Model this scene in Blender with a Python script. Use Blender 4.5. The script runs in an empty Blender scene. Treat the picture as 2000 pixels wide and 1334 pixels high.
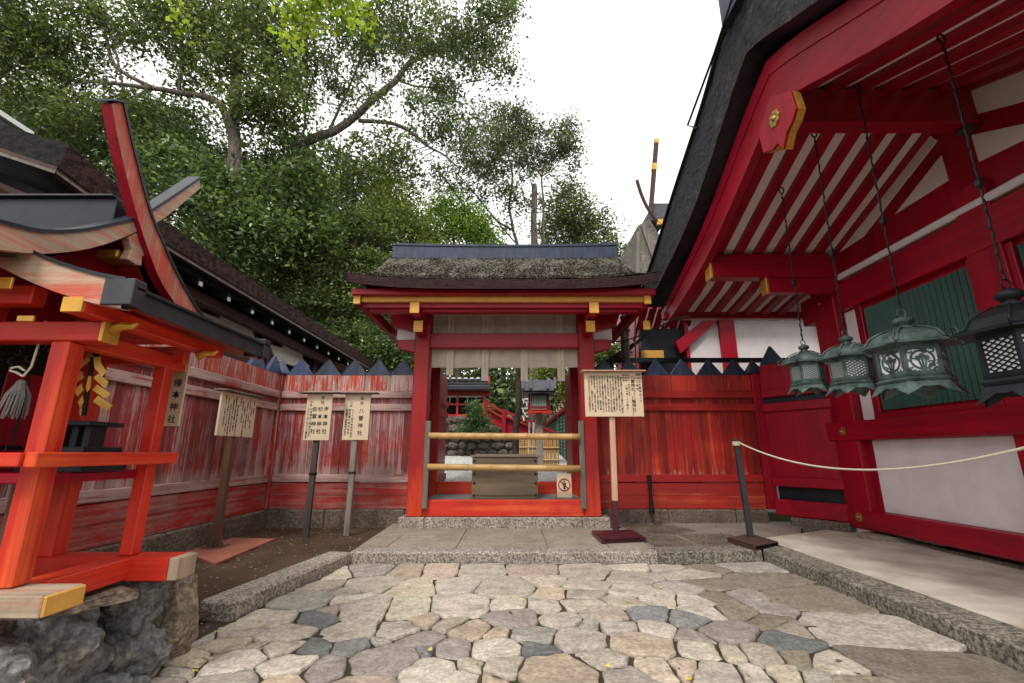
import bpy, bmesh, math, random
import numpy as np
from mathutils import Vector, Matrix, noise as mnoise
R = math.radians
rnd = random.Random(7)
scene = bpy.context.scene
COL = scene.collection
# ------------------------------------------------------------------ camera and measuring helpers
CH, CF, CP = 1.3, 882.0, R(13.9)
cs, sn = math.cos(CP), math.sin(CP)
def ray(u, v):
    a = (u-1000)/CF; b = (667-v)/CF
    return a, cs-b*sn, sn+b*cs
def PY(u, v, Y): r = ray(u, v); t = Y/r[1]; return Vector((r[0]*t, Y, CH+r[2]*t))
def PZ(u, v, Z): r = ray(u, v); t = (Z-CH)/r[2]; return Vector((r[0]*t, r[1]*t, Z))
def PX(u, v, X): r = ray(u, v); t = X/r[0]; return Vector((X, r[1]*t, CH+r[2]*t))
cam_d = bpy.data.cameras.new('camera'); cam = bpy.data.objects.new('camera', cam_d); COL.objects.link(cam)
cam.location = (0, 0, CH); cam.rotation_euler = (R(90)+CP, 0, 0)
cam_d.sensor_width = 36; cam_d.lens = CF/2000*36; cam_d.clip_start = .05; cam_d.clip_end = 2000
scene.camera = cam
# ------------------------------------------------------------------ materials
class NT:
    def __init__(s, name):
        s.m = bpy.data.materials.new(name); s.m.use_nodes = True
        s.t = s.m.node_tree; s.b = s.t.nodes['Principled BSDF']; s.out = s.t.nodes['Material Output']
        s.tc = s.t.nodes.new('ShaderNodeTexCoord')
    def n(s, ty, **k):
        x = s.t.nodes.new('ShaderNode'+ty)
        for a, v in k.items(): setattr(x, a, v)
        return x
    def l(s, a, b): s.t.links.new(a, b)
    def map(s, sc, src='Object'):
        m = s.n('Mapping'); m.inputs['Scale'].default_value = sc; s.l(s.tc.outputs[src], m.inputs['Vector']); return m.outputs[0]
    def noise(s, vec, scale, det=6, rough=.6, dist=0):
        x = s.n('TexNoise'); x.inputs['Scale'].default_value = scale; x.inputs['Detail'].default_value = det
        x.inputs['Roughness'].default_value = rough; x.inputs['Distortion'].default_value = dist
        s.l(vec, x.inputs['Vector']); return x.outputs['Fac']
    def ramp(s, fac, stops):
        x = s.n('ValToRGB'); e = x.color_ramp.elements
        while len(e) < len(stops): e.new(.5)
        for i, (p, c) in enumerate(stops):
            e[i].position = p; e[i].color = (c, c, c, 1) if not isinstance(c, tuple) else (*c, 1)
        s.l(fac, x.inputs[0]); return x.outputs[0]
    def mix(s, f, a, b, mode='MIX'):
        x = s.n('Mix', data_type='RGBA', blend_type=mode)
        for i, q in ((0, f), (6, a), (7, b)):
            if isinstance(q, (int, float)): x.inputs[i].default_value = q
            elif isinstance(q, tuple): x.inputs[i].default_value = (*q, 1)
            else: s.l(q, x.inputs[i])
        return x.outputs[2]
    def math(s, op, a, b=0.0):
        x = s.n('Math', operation=op)
        for i, q in ((0, a), (1, b)):
            if isinstance(q, (int, float)): x.inputs[i].default_value = q
            else: s.l(q, x.inputs[i])
        return x.outputs[0]
    def attr(s, name):
        x = s.n('Attribute'); x.attribute_name = name; return x.outputs['Color']
    def bump(s, h, st, dist=.01):
        x = s.n('Bump'); x.inputs['Strength'].default_value = st; x.inputs['Distance'].default_value = dist
        s.l(h, x.inputs['Height']); s.l(x.outputs[0], s.b.inputs['Normal'])
    def col(s, c):
        if isinstance(c, tuple): s.b.inputs['Base Color'].default_value = (*c, 1)
        else: s.l(c, s.b.inputs['Base Color'])
    def set(s, rough=.6, metal=0, spec=.5):
        s.b.inputs['Roughness'].default_value = rough; s.b.inputs['Metallic'].default_value = metal
        s.b.inputs['Specular IOR Level'].default_value = spec
M = {}
def simple(name, c, rough=.6, metal=0, var=.25, scale=6, bump=.0, spec=.4, c2=None, stretch=(1,1,1)):
    t = NT(name); v = t.map(stretch); f = t.noise(v, scale)
    c2 = c2 or tuple(x*(1-var) for x in c)
    t.col(t.mix(t.ramp(f, [(.35, 0.), (.65, 1.)]), c, c2)); t.set(rough, metal, spec)
    if bump: t.bump(t.noise(v, scale*5, 8, .7), bump, .01)
    M[name] = t.m; return t
def paint(name, base, alt, worn, amt, axis, streak=14, rough=.55, orange=None, blotch=1.2, bump=.25, foot=None, soft=.035):
    """old lacquer on wood: streaks run with the grain (axis)"""
    t = NT(name); k = .035
    sc = {'X': (k, 1, 1), 'Y': (1, k, 1), 'Z': (1, 1, k)}[axis]
    v = t.map(sc); s1 = t.noise(v, streak, 8, .65, .3); s2 = t.noise(v, streak*2.7, 6, .6)
    v1 = t.map((1, 1, 1)); bl = t.noise(v1, blotch, 5, .6)
    v2 = t.map({'X': (.35, 1, 1), 'Y': (1, .35, 1), 'Z': (1, 1, .3)}[axis]); ch = t.noise(v2, 7, 10, .8, .6)
    c = t.mix(t.ramp(t.math('ADD', t.math('MULTIPLY', s1, .6), t.math('MULTIPLY', bl, .4)), [(.42, 0.), (.6, 1.)]), base, alt)
    if orange: c = t.mix(t.ramp(t.math('ADD', t.math('MULTIPLY', t.noise(v, streak*1.4, 6, .6, .2), .5), t.math('MULTIPLY', t.noise(v1, blotch*.8, 3), .5)), [(.5, 0.), (.6, .8)]), c, orange)
    wf = t.math('ADD', t.math('ADD', t.math('MULTIPLY', s2, .42), t.math('MULTIPLY', bl, .23)), t.math('MULTIPLY', ch, .35))
    th = .665-.36*amt
    if foot is not None:   # paint lost along the foot of the boards
        z = t.n('SeparateXYZ'); t.l(t.tc.outputs['Object'], z.inputs[0]); q = t.math('SUBTRACT', foot, z.outputs['Z']); q = t.math('MAXIMUM', q, 0.0); wf = t.math('ADD', wf, t.math('MULTIPLY', q, .55))
    if foot is not None: wf = t.math('ADD', wf, t.math('MULTIPLY', t.math('SUBTRACT', t.attr('Col'), .5), .07))
    wm = t.ramp(wf, [(th-.01-soft*.4, 0.), (th+soft, .92)])
    wc = t.mix(t.ramp(s1, [(.35, 0.), (.7, 1.)]), worn, tuple(x*.45 for x in worn))
    c = t.mix(wm, c, wc)
    gl_ = t.noise(v, streak*7, 5, .7, .2); c = t.mix(1., c, t.ramp(gl_, [(.36, .80), (.5, 1.), (.7, 1.06)]), 'MULTIPLY')   # dark grain lines
    gr_ = t.noise(v1, 3.1, 9, .8); c = t.mix(t.ramp(gr_, [(.56, 0.), (.72, .45)]), c, (.10, .03, .02))   # grime
    if foot is not None: c = t.mix(1., c, t.ramp(t.attr('Col'), [(0., .62), (1., 1.25)]), 'MULTIPLY')
    t.col(c); t.set(rough, 0, .35)
    t.bump(t.math('ADD', s2, t.math('MULTIPLY', wm, -.4)), bump, .006)
    M[name] = t.m
RED, DRED, ORG = (.36, .003, .018), (.23, .002, .014), (.60, .055, .012)  # RED, DRED: crimson shade of hall and upper gate put into the paint
PURP, PINK = (.11, .022, .028), (.50, .30, .26)
paint('plank_left', (.32, .026, .022), (.20, .065, .075), (.48, .32, .30), .41, 'Z', 16, orange=(.46, .06, .025), foot=1.02, bump=.5)
paint('plank_right', (.32, .011, .008), (.17, .010, .010), (.50, .27, .20), .14, 'Z', 13, orange=(.52, .06, .016), foot=1.0, bump=.4)
paint('top_board', (.55, .085, .045), (.36, .022, .016), (.66, .50, .45), .47, 'Z', 20, blotch=2.5, foot=-.5)
paint('top_board_right', (.44, .03, .015), (.22, .014, .012), (.50, .33, .25), .22, 'Z', 16, blotch=2.5, foot=-.5)
for ax in 'XY':
    paint('rail_'+ax, (.33, .03, .026), (.25, .08, .075), (.56, .39, .35), .60, ax, 14)
    paint('rail_red_'+ax, (.38, .014, .012), (.25, .010, .010), (.48, .27, .23), .10, ax, 12)
    paint('skirt_'+ax, (.40, .03, .022), (.27, .03, .025), (.46, .29, .26), .42, ax, 7, blotch=1.3, soft=.10)
    paint('red_'+ax, RED, DRED, (.5, .3, .25), -.05, ax, 9, rough=.42, bump=.1)
    paint('fresh_'+ax, (.62, .036, .014), (.48, .022, .011), (.62, .30, .2), .06, ax, 5, rough=.45, orange=(.72, .10, .025), bump=.12)
    paint('weathered_'+ax, (.52, .10, .06), (.44, .24, .16), (.56, .45, .32), .56, ax, 8, blotch=1.6, soft=.08)
paint('skirt_right', (.36, .02, .012), (.25, .014, .012), (.45, .24, .18), .24, 'X', 9, orange=(.5, .08, .02), blotch=.9)
paint('fence_post', (.42, .035, .015), (.27, .015, .012), (.55, .40, .33), .34, 'Z', 12, orange=(.55, .09, .03))
paint('red_Z', RED, DRED, (.5, .3, .25), -.05, 'Z', 9, rough=.42, bump=.1)
paint('weathered_Z', (.50, .07, .045), (.36, .12, .08), (.50, .39, .27), .40, 'Z', 8, blotch=1.6, soft=.08)
paint('fresh_Z', (.62, .036, .014), (.46, .020, .011), (.62, .30, .2), .05, 'Z', 5, rough=.45, orange=(.72, .10, .025), bump=.12)
def gate_post():
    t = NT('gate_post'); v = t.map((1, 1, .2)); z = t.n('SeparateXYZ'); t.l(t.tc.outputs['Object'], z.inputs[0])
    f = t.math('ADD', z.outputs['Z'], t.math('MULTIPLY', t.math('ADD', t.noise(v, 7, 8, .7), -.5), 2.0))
    c = t.mix(t.ramp(f, [(.45, 0.), (.99, 1.)]), (.55, .042, .012), (.30, .010, .010))  # shade on the upper posts painted in: darker crimson above the orange foot
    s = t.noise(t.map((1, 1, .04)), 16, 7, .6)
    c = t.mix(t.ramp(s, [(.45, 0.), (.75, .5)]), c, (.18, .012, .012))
    t.col(c); t.set(.5, 0, .35); t.bump(s, .15, .006); M['gate_post'] = t.m
gate_post()
simple('gold', (.72, .38, .06), .38, .35, .25, 9, .1)
simple('yellow_paint', (.70, .36, .07), .55, 0, .2, 5, .1)
simple('gold_paper', (.62, .36, .07), .3, .6, .3, 12)
simple('black_metal', (.020, .024, .034), .42, .15, .5, 5, .12)
simple('cap_metal', (.035, .05, .09), .40, .1, .55, 4, .1, stretch=(3, 3, .5))
simple('cap_blue', (.045, .07, .15), .5, .1, .4, 4, .1, stretch=(3, 3, .5))
simple('grey_metal', (.055, .055, .065), .35, .35, .3, 6, .08)
simple('plaster', (.74, .68, .68), .85, 0, .14, 2.2, .08)
simple('plaster_dim', (.60, .56, .50), .85, 0, .1, 2, .05)
simple('soffit_white', (.80, .74, .74), .85, 0, .06, 3)
simple('dark_wood', (.011, .008, .008), .8, 0, .4, 6, .3, stretch=(1, .1, 1))
simple('brown_wood', (.075, .036, .027), .75, 0, .4, 6, .3, stretch=(1, .1, 1))
simple('grey_wood', (.20, .175, .15), .8, 0, .45, 14, .4, stretch=(1, 1, .06))
simple('beige_wood', (.42, .32, .22), .75, 0, .3, 8, .3, stretch=(1, 1, .06))
simple('pale_post', (.58, .36, .24), .7, 0, .3, 10, .2, stretch=(1, 1, .08))
simple('stake_wood', (.075, .055, .05), .75, 0, .5, 10, .3, stretch=(1, 1, .06))
simple('stake_pale', (.27, .23, .19), .75, 0, .6, 9, .3, stretch=(1, 1, .12))
simple('rust_post', (.15, .075, .045), .6, .1, .4, 7, .2, stretch=(1, 1, .15))
simple('rust_plate', (.36, .13, .085), .7, 0, .3, 3, .2)
simple('purple_paint', (.065, .012, .02), .35, 0, .3, 4, .05)
simple('board_face', (.66, .52, .36), .6, 0, .10, 6, .05, stretch=(1, 1, .1))
simple('ink', (.012, .012, .012), .6, 0, 0)
simple('red_ink', (.25, .02, .015), .6, 0, 0)
simple('bamboo', (.55, .34, .13), .4, 0, .35, 3, .1, c2=(.44, .27, .10), stretch=(.6, 4, 4))
simple('cloth', (.52, .45, .37), .95, 0, .14, 5, .1)
simple('cloth_strip', (.60, .51, .42), .95, 0, .14, 5, .1)
simple('box_wood', (.21, .16, .10), .75, 0, .4, 5, .35, c2=(.10, .077, .052), stretch=(.12, 1, 1))
simple('box_top', (.24, .19, .14), .75, 0, .3, 5, .3, stretch=(.12, 1, 1))
simple('deck_wood', (.24, .22, .21), .8, 0, .4, 7, .3, stretch=(.08, 1, 1))
simple('rope', (.62, .57, .44), .9, 0, .2, 40)
simple('shutter_green', (.005, .062, .042), .5, 0, .4, 5, .1, stretch=(1, 1, .2))
simple('bright_green', (.05, .33, .24), .6, 0, .3, 3, .1, stretch=(1, 1, .2))
simple('bronze', (.125, .185, .17), .55, .3, .45, 9, .6, c2=(.04, .06, .06))
simple('dark_bronze', (.018, .021, .027), .5, .4, .4, 5, .3)
simple('iron', (.02, .022, .024), .5, .5, .4, 12, .2)
simple('paper', (.92, .92, .92), .9, 0, .05, 9)
simple('pipe_metal', (.085, .06, .058), .5, .2, .4, 3, .1)
simple('brass', (.55, .35, .10), .35, .7, .5, 20, .3)
simple('concrete', (.60, .53, .46), .9, 0, .22, 2.3, .35, c2=(.38, .33, .275))
simple('cement', (.24, .215, .18), .9, 0, .3, 2, .2)
simple('far_roof', (.095, .095, .115), .6, .1, .5, 4, .2)
simple('snow_white', (.75, .74, .72), .8, 0, .1, 4)
def thatch(name, c1, c2, moss, sc=22, mossamt=.6):
    t = NT(name); v = t.map((1, 1, 1)); f = t.noise(v, sc, 10, .8); g = t.noise(v, 1.5, 4, .6)
    c = t.mix(t.ramp(f, [(.38, 0.), (.62, 1.)]), c1, c2)
    c = t.mix(t.ramp(t.math('ADD', t.math('MULTIPLY', g, .6), t.math('MULTIPLY', f, .4)), [(mossamt-.12, 0.), (mossamt, 1.)]), c, moss)
    t.col(c); t.set(.95, 0, .15); t.bump(f, 1., .03); M[name] = t.m
thatch('thatch', (.03, .026, .024), (.22, .185, .165), (.12, .125, .075), 19, .62)
thatch('thatch_far', (.05, .045, .04), (.34, .31, .28), (.16, .16, .12), 9, .6)
def bark_edge(name, a, b):
    t = NT(name); v = t.map((1, 1, 14)); f = t.noise(v, 4, 8, .7); g = t.noise(t.map((14, 14, 3)), 3, 6, .7)
    t.col(t.mix(t.ramp(t.math('ADD', t.math('MULTIPLY', f, .5), t.math('MULTIPLY', g, .5)), [(.4, 0.), (.62, 1.)]), a, b)); t.set(.9, 0, .2)
    t.bump(t.math('ADD', f, g), .9, .02); M[name] = t.m
bark_edge('bark_edge', (.028, .020, .024), (.085, .050, .047))
def chunky(name, a, b, c3):
    t = NT(name); v = t.map((1, 1, 1.6)); f = t.noise(v, 9, 9, .8); g = t.noise(v, 30, 5, .7)
    c = t.mix(t.ramp(f, [(.42, 0.), (.58, 1.)]), a, b); c = t.mix(t.ramp(g, [(.6, 0.), (.68, .7)]), c, c3)
    t.col(c); t.set(.9, 0, .2); t.bump(t.math('ADD', f, g), 1., .03); M[name] = t.m
chunky('bark_edge_brown', (.013, .008, .008), (.085, .046, .041), (.17, .13, .115))
chunky('bark_verge', (.007, .006, .008), (.035, .028, .03), (.09, .08, .08))
def lichen_edge():
    t = NT('bark_dark'); v = t.map((1, 1, 1)); f = t.noise(v, 24, 9, .75); g = t.noise(v, 2.2, 5, .7); h = t.noise(t.map((1, 1, 9)), 7, 7, .7)
    c = t.mix(t.ramp(h, [(.4, 0.), (.65, 1.)]), (.016, .015, .02), (.065, .06, .068))
    c = t.mix(t.ramp(t.math('ADD', t.math('MULTIPLY', f, .6), t.math('MULTIPLY', g, .4)), [(.55, 0.), (.66, .7)]), c, (.20, .195, .20))
    t.col(c); t.set(.85, 0, .25); t.bump(t.math('ADD', f, h), .9, .03); M['bark_dark'] = t.m
lichen_edge()
def stone(name, a, b, c3=None, speck=.5, scale=60, rough=.85, big=2.5, bump=.5, vcol=False):
    t = NT(name); v = t.map((1, 1, 1))
    if vcol:   # every stone has its own patch of the pattern
        va = t.n('VectorMath', operation='MULTIPLY_ADD'); t.l(t.attr('Col'), va.inputs[0]); va.inputs[1].default_value = (37, 53, 71); t.l(v, va.inputs[2]); v = va.outputs[0]
    f = t.noise(v, scale, 4, .7); g = t.noise(v, big, 6, .65); h = t.noise(v, scale*.25, 8, .7)
    c = t.mix(t.ramp(g, [(.35, 0.), (.65, 1.)]), a, b)
    if vcol: c = t.mix(1., c, t.attr('Col'), 'MULTIPLY')
    if c3: c = t.mix(t.ramp(t.math('ADD', t.math('MULTIPLY', h, .6), t.math('MULTIPLY', g, .4)), [(.55, 0.), (.66, .85)]), c, c3)
    sp = t.ramp(f, [(.42, 1-speck), (.6, 1.)]); c = t.mix(1., c, sp, 'MULTIPLY')
    t.col(c); t.set(rough, 0, .3); t.bump(t.math('ADD', f, t.math('MULTIPLY', h, 2.)), bump, .008); M[name] = t.m
stone('granite', (.56, .49, .42), (.40, .345, .29), None, .72, 42, bump=1.)
stone('granite_rough', (.38, .34, .28), (.24, .215, .17), (.10, .10, .07), .75, 34, bump=1.)
stone('slab_stone', (.42, .36, .29), (.31, .26, .205), (.24, .20, .14), .45, 45, bump=.6)
stone('base_stone', (.25, .195, .155), (.15, .115, .09), (.09, .075, .055), .6, 34, bump=1.)
stone('slate_rock', (.27, .265, .26), (.12, .12, .122), (.34, .29, .22), .5, 22, .6, 4., bump=1.)
stone('tan_rock', (.46, .36, .26), (.28, .225, .16), (.12, .11, .09), .6, 30, bump=1.)
stone('wall_rock', (.22, .18, .15), (.10, .085, .07), (.32, .30, .26), .4, 12, bump=.8)
stone('paving', (1.22, 1.18, 1.13), (.84, .80, .75), (.24, .20, .15), .34, 34, .75, 7., bump=1., vcol=True)
simple('tassel', (.22, .21, .20), .9, 0, .3, 20)
stone('rubble', (.30, .24, .18), (.14, .11, .08), None, .4, 20)
def soil(name, a, b, c3, sc=40, moss=None):
    t = NT(name); v = t.map((1, 1, 1)); f = t.noise(v, sc, 8, .75); g = t.noise(v, 1.8, 6, .65); h = t.noise(v, sc*3, 3)
    c = t.mix(t.ramp(g, [(.35, 0.), (.65, 1.)]), a, b); c = t.mix(t.ramp(h, [(.6, 0.), (.7, .7)]), c, c3)
    if moss: c = t.mix(t.ramp(t.noise(v, 3.5, 6, .7), [(.52, 0.), (.6, .8)]), c, moss)
    t.col(c); t.set(.95, 0, .15); t.bump(t.math('ADD', f, h), 1., .02); M[name] = t.m
soil('soil', (.115, .07, .042), (.07, .042, .027), (.28, .21, .14))
soil('joint_soil', (.10, .078, .055), (.055, .043, .032), (.22, .175, .125), moss=(.05, .075, .015))
soil('forest_floor', (.05, .045, .02), (.03, .04, .012), (.08, .07, .03), 8)
def gravel():
    t = NT('white_gravel'); v = t.map((1, 1, 1)); x = t.n('TexVoronoi'); x.inputs['Scale'].default_value = 22; t.l(v, x.inputs['Vector'])
    c = t.mix(t.ramp(x.outputs['Distance'], [(.25, 0.), (.6, 1.)]), (.90, .89, .86), (.42, .42, .40)); c = t.mix(t.ramp(t.noise(v, 2, 4), [(.45, 0.), (.7, .5)]), c, (.40, .42, .36))
    t.col(c); t.set(.9); t.bump(x.outputs['Distance'], .8, .03); M['white_gravel'] = t.m
gravel()
def bark(name, a, b):
    t = NT(name); v = t.map((1, 1, .22)); f = t.noise(v, 12, 8, .75, .4); t.col(t.mix(t.ramp(f, [(.38, 0.), (.62, 1.)]), a, b)); t.set(.9, 0, .2); t.bump(f, 1., .05); M[name] = t.m
bark('bark_grey', (.035, .027, .022), (.24, .20, .165)); bark('bark_brown', (.05, .033, .025), (.17, .12, .09)); bark('bark_black', (.018, .014, .012), (.07, .055, .045))
def leaf(name):
    t = NT(name); c = t.attr('Col'); t.col(c); t.set(.33, 0, .6)
    tr = t.n('BsdfTranslucent'); t.l(t.mix(1., c, (1.2, 1.25, .75), 'MULTIPLY'), tr.inputs[0])
    mx = t.n('MixShader'); mx.inputs[0].default_value = .33; t.l(t.b.outputs[0], mx.inputs[1]); t.l(tr.outputs[0], mx.inputs[2]); t.l(mx.outputs[0], t.out.inputs[0]); M[name] = t.m
leaf('leaf')
t = NT('chip'); t.col(t.attr('Col')); t.set(.95, 0, .1); M['chip'] = t.m
# ------------------------------------------------------------------ mesh builder
ORG_OF = {}
def tag(o, label=None, cat=None, group=None, kind=None):
    for k, v in (('label', label), ('category', cat), ('group', group), ('kind', kind)):
        if v: o[k] = v
    return o
def T(name, label, cat, loc=(0, 0, 0), group=None):
    o = bpy.data.objects.new(name, None); COL.objects.link(o); o.location = loc; o.empty_display_size = .1
    ORG_OF[o] = Vector(loc); return tag(o, label, cat, group)
I4 = Matrix.Identity(4)
def frame(origin, ex, ey=None, ez=(0, 0, 1)):
    ex = Vector(ex).normalized(); ez = Vector(ez).normalized(); ey = Vector(ey).normalized() if ey is not None else ez.cross(ex)
    m = Matrix((ex, ey, ez)).transposed().to_4x4(); m.translation = Vector(origin); return m
class MB:
    def __init__(s, m=None): s.v = []; s.f = []; s.m = m or I4; s.c = []; s.cur = None
    def add(s, vs, fs):
        b = len(s.v); s.v += [s.m @ Vector(p) for p in vs]; s.f += [tuple(b+i for i in f) for f in fs]; s.c += [s.cur]*len(fs); return s
    def box(s, x0, x1, y0, y1, z0, z1):
        return s.add([(x0,y0,z0),(x1,y0,z0),(x1,y1,z0),(x0,y1,z0),(x0,y0,z1),(x1,y0,z1),(x1,y1,z1),(x0,y1,z1)],
                     [(0,3,2,1),(4,5,6,7),(0,1,5,4),(1,2,6,5),(2,3,7,6),(3,0,4,7)])
    def beam(s, a, b, w, h, up=(0, 0, 1), side=0.):
        """square timber from a to b, w across, h along up"""
        a, b = Vector(a), Vector(b); d = (b-a).normalized(); x = d.cross(Vector(up)).normalized(); z = x.cross(d).normalized()
        vs = []
        for p in (a, b):
            for i, j in ((-1,-1),(1,-1),(1,1),(-1,1)): vs.append(p+x*(i*w/2)+z*(j*h/2))
        return s.add(vs, [(0,1,2,3),(7,6,5,4),(0,4,5,1),(1,5,6,2),(2,6,7,3),(3,7,4,0)])
    def prism(s, poly, e, ax='y'):
        """poly: 3-D points of one face (planar), e: extrusion vector"""
        n = len(poly); e = Vector(e); P = [Vector(p) for p in poly]
        return s.add(P+[p+e for p in P], [tuple(range(n)), tuple(range(2*n-1, n-1, -1))]+[(i, i+n, (i+1) % n+n, (i+1) % n) for i in range(n)])
    def tube(s, pts, rad, n=6, cap=True):
        P = [Vector(p) for p in pts]; rad = rad if isinstance(rad, (list, tuple)) else [rad]*len(P); vs = []; fs = []
        prev = None
        for i, p in enumerate(P):
            d = (P[min(i+1, len(P)-1)]-P[max(i-1, 0)]); d = d.normalized() if d.length > 1e-9 else Vector((0, 0, 1))
            if prev is None: x = d.cross(Vector((0, 0, 1)) if abs(d.z) < .9 else Vector((1, 0, 0))).normalized()
            else: x = (prev-d*prev.dot(d)); x = x.normalized() if x.length > 1e-6 else d.orthogonal().normalized()
            prev = x; y = d.cross(x)
            for k in range(n):
                a = 2*math.pi*k/n; vs.append(p+(x*math.cos(a)+y*math.sin(a))*rad[i])
        for i in range(len(P)-1):
            for k in range(n): fs.append((i*n+k, i*n+(k+1) % n, (i+1)*n+(k+1) % n, (i+1)*n+k))
        if cap: fs += [tuple(range(n-1, -1, -1)), tuple((len(P)-1)*n+k for k in range(n))]
        return s.add(vs, fs)
    def lathe(s, prof, n=16, c=(0, 0, 0), rot=0., cap=True):
        vs = []; fs = []
        for r, z in prof:
            for k in range(n):
                a = 2*math.pi*k/n+rot; vs.append((c[0]+r*math.cos(a), c[1]+r*math.sin(a), c[2]+z))
        for i in range(len(prof)-1):
            for k in range(n): fs.append((i*n+k, i*n+(k+1) % n, (i+1)*n+(k+1) % n, (i+1)*n+k))
        if cap: fs += [tuple(range(n-1, -1, -1)), tuple((len(prof)-1)*n+k for k in range(n))]
        return s.add(vs, fs)
    def grid(s, rows, closed=False):
        """rows: list of equal-length point lists"""
        n = len(rows[0]); vs = [p for r in rows for p in r]
        return s.add(vs, [(i*n+j, i*n+j+1, (i+1)*n+j+1, (i+1)*n+j) for i in range(len(rows)-1) for j in range(n-1)])
    def build(s, name, mat, parent=None, bevel=0., smooth=False, kind=None, tris=False, seg=1):
        org = ORG_OF[parent] if parent is not None else Vector((0, 0, 0))
        me = bpy.data.meshes.new(name); me.from_pydata([tuple(p-org) for p in s.v], [], s.f)
        if any(c is not None for c in s.c):
            at = me.color_attributes.new('Col', 'FLOAT_COLOR', 'CORNER'); buf = []
            for f, c in zip(s.f, s.c): buf += list(c or (1, 1, 1, 1))*len(f)
            at.data.foreach_set('color', buf)
        bm = bmesh.new(); bm.from_mesh(me)
        bmesh.ops.recalc_face_normals(bm, faces=bm.faces)
        if bevel:
            bmesh.ops.bevel(bm, geom=[e for e in bm.edges if len(e.link_faces) == 2 and e.calc_face_angle(0) > .5], offset=bevel, segments=seg, affect='EDGES', clamp_overlap=True)
        bm.to_mesh(me); bm.free()
        if smooth: me.shade_smooth()
        me.materials.append(M[mat]); me.validate()
        o = bpy.data.objects.new(name, me); COL.objects.link(o)
        if parent is not None: o.parent = parent
        ORG_OF[o] = org
        if kind: o['kind'] = kind
        return o
def arc(a, b, sag, n=12, up=(0, 0, 1)):
    a, b, up = Vector(a), Vector(b), Vector(up)
    return [a.lerp(b, i/n)-up*(4*sag*(i/n)*(1-i/n)) for i in range(n+1)]
def lerp(a, b, t): return a+(b-a)*t
def interp(tab, x):
    for (x0, y0), (x1, y1) in zip(tab, tab[1:]):
        if x <= x1 or (x1, y1) == tab[-1]: return y0+(y1-y0)*(x-x0)/(x1-x0)
def smoothpath(pts, k=4):
    """Catmull-Rom through pts"""
    P = [Vector(p) for p in pts]; out = []
    for i in range(len(P)-1):
        p0, p1, p2, p3 = P[max(i-1, 0)], P[i], P[i+1], P[min(i+2, len(P)-1)]
        for j in range(k):
            t = j/k; out.append(.5*((2*p1)+(p2-p0)*t+(2*p0-5*p1+4*p2-p3)*t*t+(3*p1-p0-3*p2+p3)*t**3))
    return out+[P[-1]]
def lettering(cols, fr, parent, mat='ink', name='lettering', depth=.0):
    """cols: (text, x, ztop, size, pitch) vertical columns on the board plane given by frame fr (x right, z up, -y out)"""
    vs = []; fs = []
    for text, x, z, size, pitch in cols:
        cu = bpy.data.curves.new('t', 'FONT'); cu.body = '\n'.join(text); cu.size = size; cu.align_x = 'CENTER'
        cu.space_line = pitch/size; cu.resolution_u = 2; cu.offset = size*.012
        o = bpy.data.objects.new('t', cu); COL.objects.link(o)
        me = bpy.data.meshes.new_from_object(o.evaluated_get(bpy.context.evaluated_depsgraph_get()))
        b = len(vs); vs += [fr @ Vector((x+q.co.x, -.0025, z-size*.88+q.co.y)) for q in me.vertices]; fs += [tuple(b+i for i in p.vertices) for p in me.polygons]
        COL.objects.unlink(o); bpy.data.objects.remove(o); bpy.data.curves.remove(cu); bpy.data.meshes.remove(me)
    mb = MB(); mb.v = vs; mb.f = fs; mb.c = [None]*len(fs)
    return mb.build(name, mat, parent)
# ------------------------------------------------------------------ ground
def sheet(name, pts, z, mat, kind='structure', n=1, amp=0, sc=1.5):
    mb = MB()
    if n == 1: mb.add([(x, y, z) for x, y in pts], [tuple(range(len(pts)))])
    else:
        a, b, c, d = [Vector((x, y, z)) for x, y in pts]; rows = []
        for i in range(n+1):
            row = []
            for j in range(n+1):
                p = a.lerp(b, j/n).lerp(d.lerp(c, j/n), i/n); p.z += amp*mnoise.fractal(p*sc, 1., 2., 4); row.append(p)
            rows.append(row)
        mb.grid(rows)
    return mb.build(name, mat, smooth=n > 1, kind=kind)
sheet('ground', [(-300, -100), (300, -100), (300, 400), (-300, 400)], -.06, 'forest_floor')
sheet('soil_bed', [(-9, 3.2), (-2.5, 3.2), (-2.0, 8.9), (-9, 8.9)], .045, 'soil', n=90, amp=.02, sc=2.5)
sheet('soil_bed', [(-2.4, 5.96), (-1.9, 5.98), (-1.9, 8.9), (-2.4, 8.9)], .043, 'soil', n=40, amp=.02, sc=2.5)
sheet('paving_bed', [(-2.6, -1), (3.4, -1), (3.4, 6.4), (-2.6, 6.4)], -.014, 'joint_soil', n=120, amp=.012, sc=6)
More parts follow.
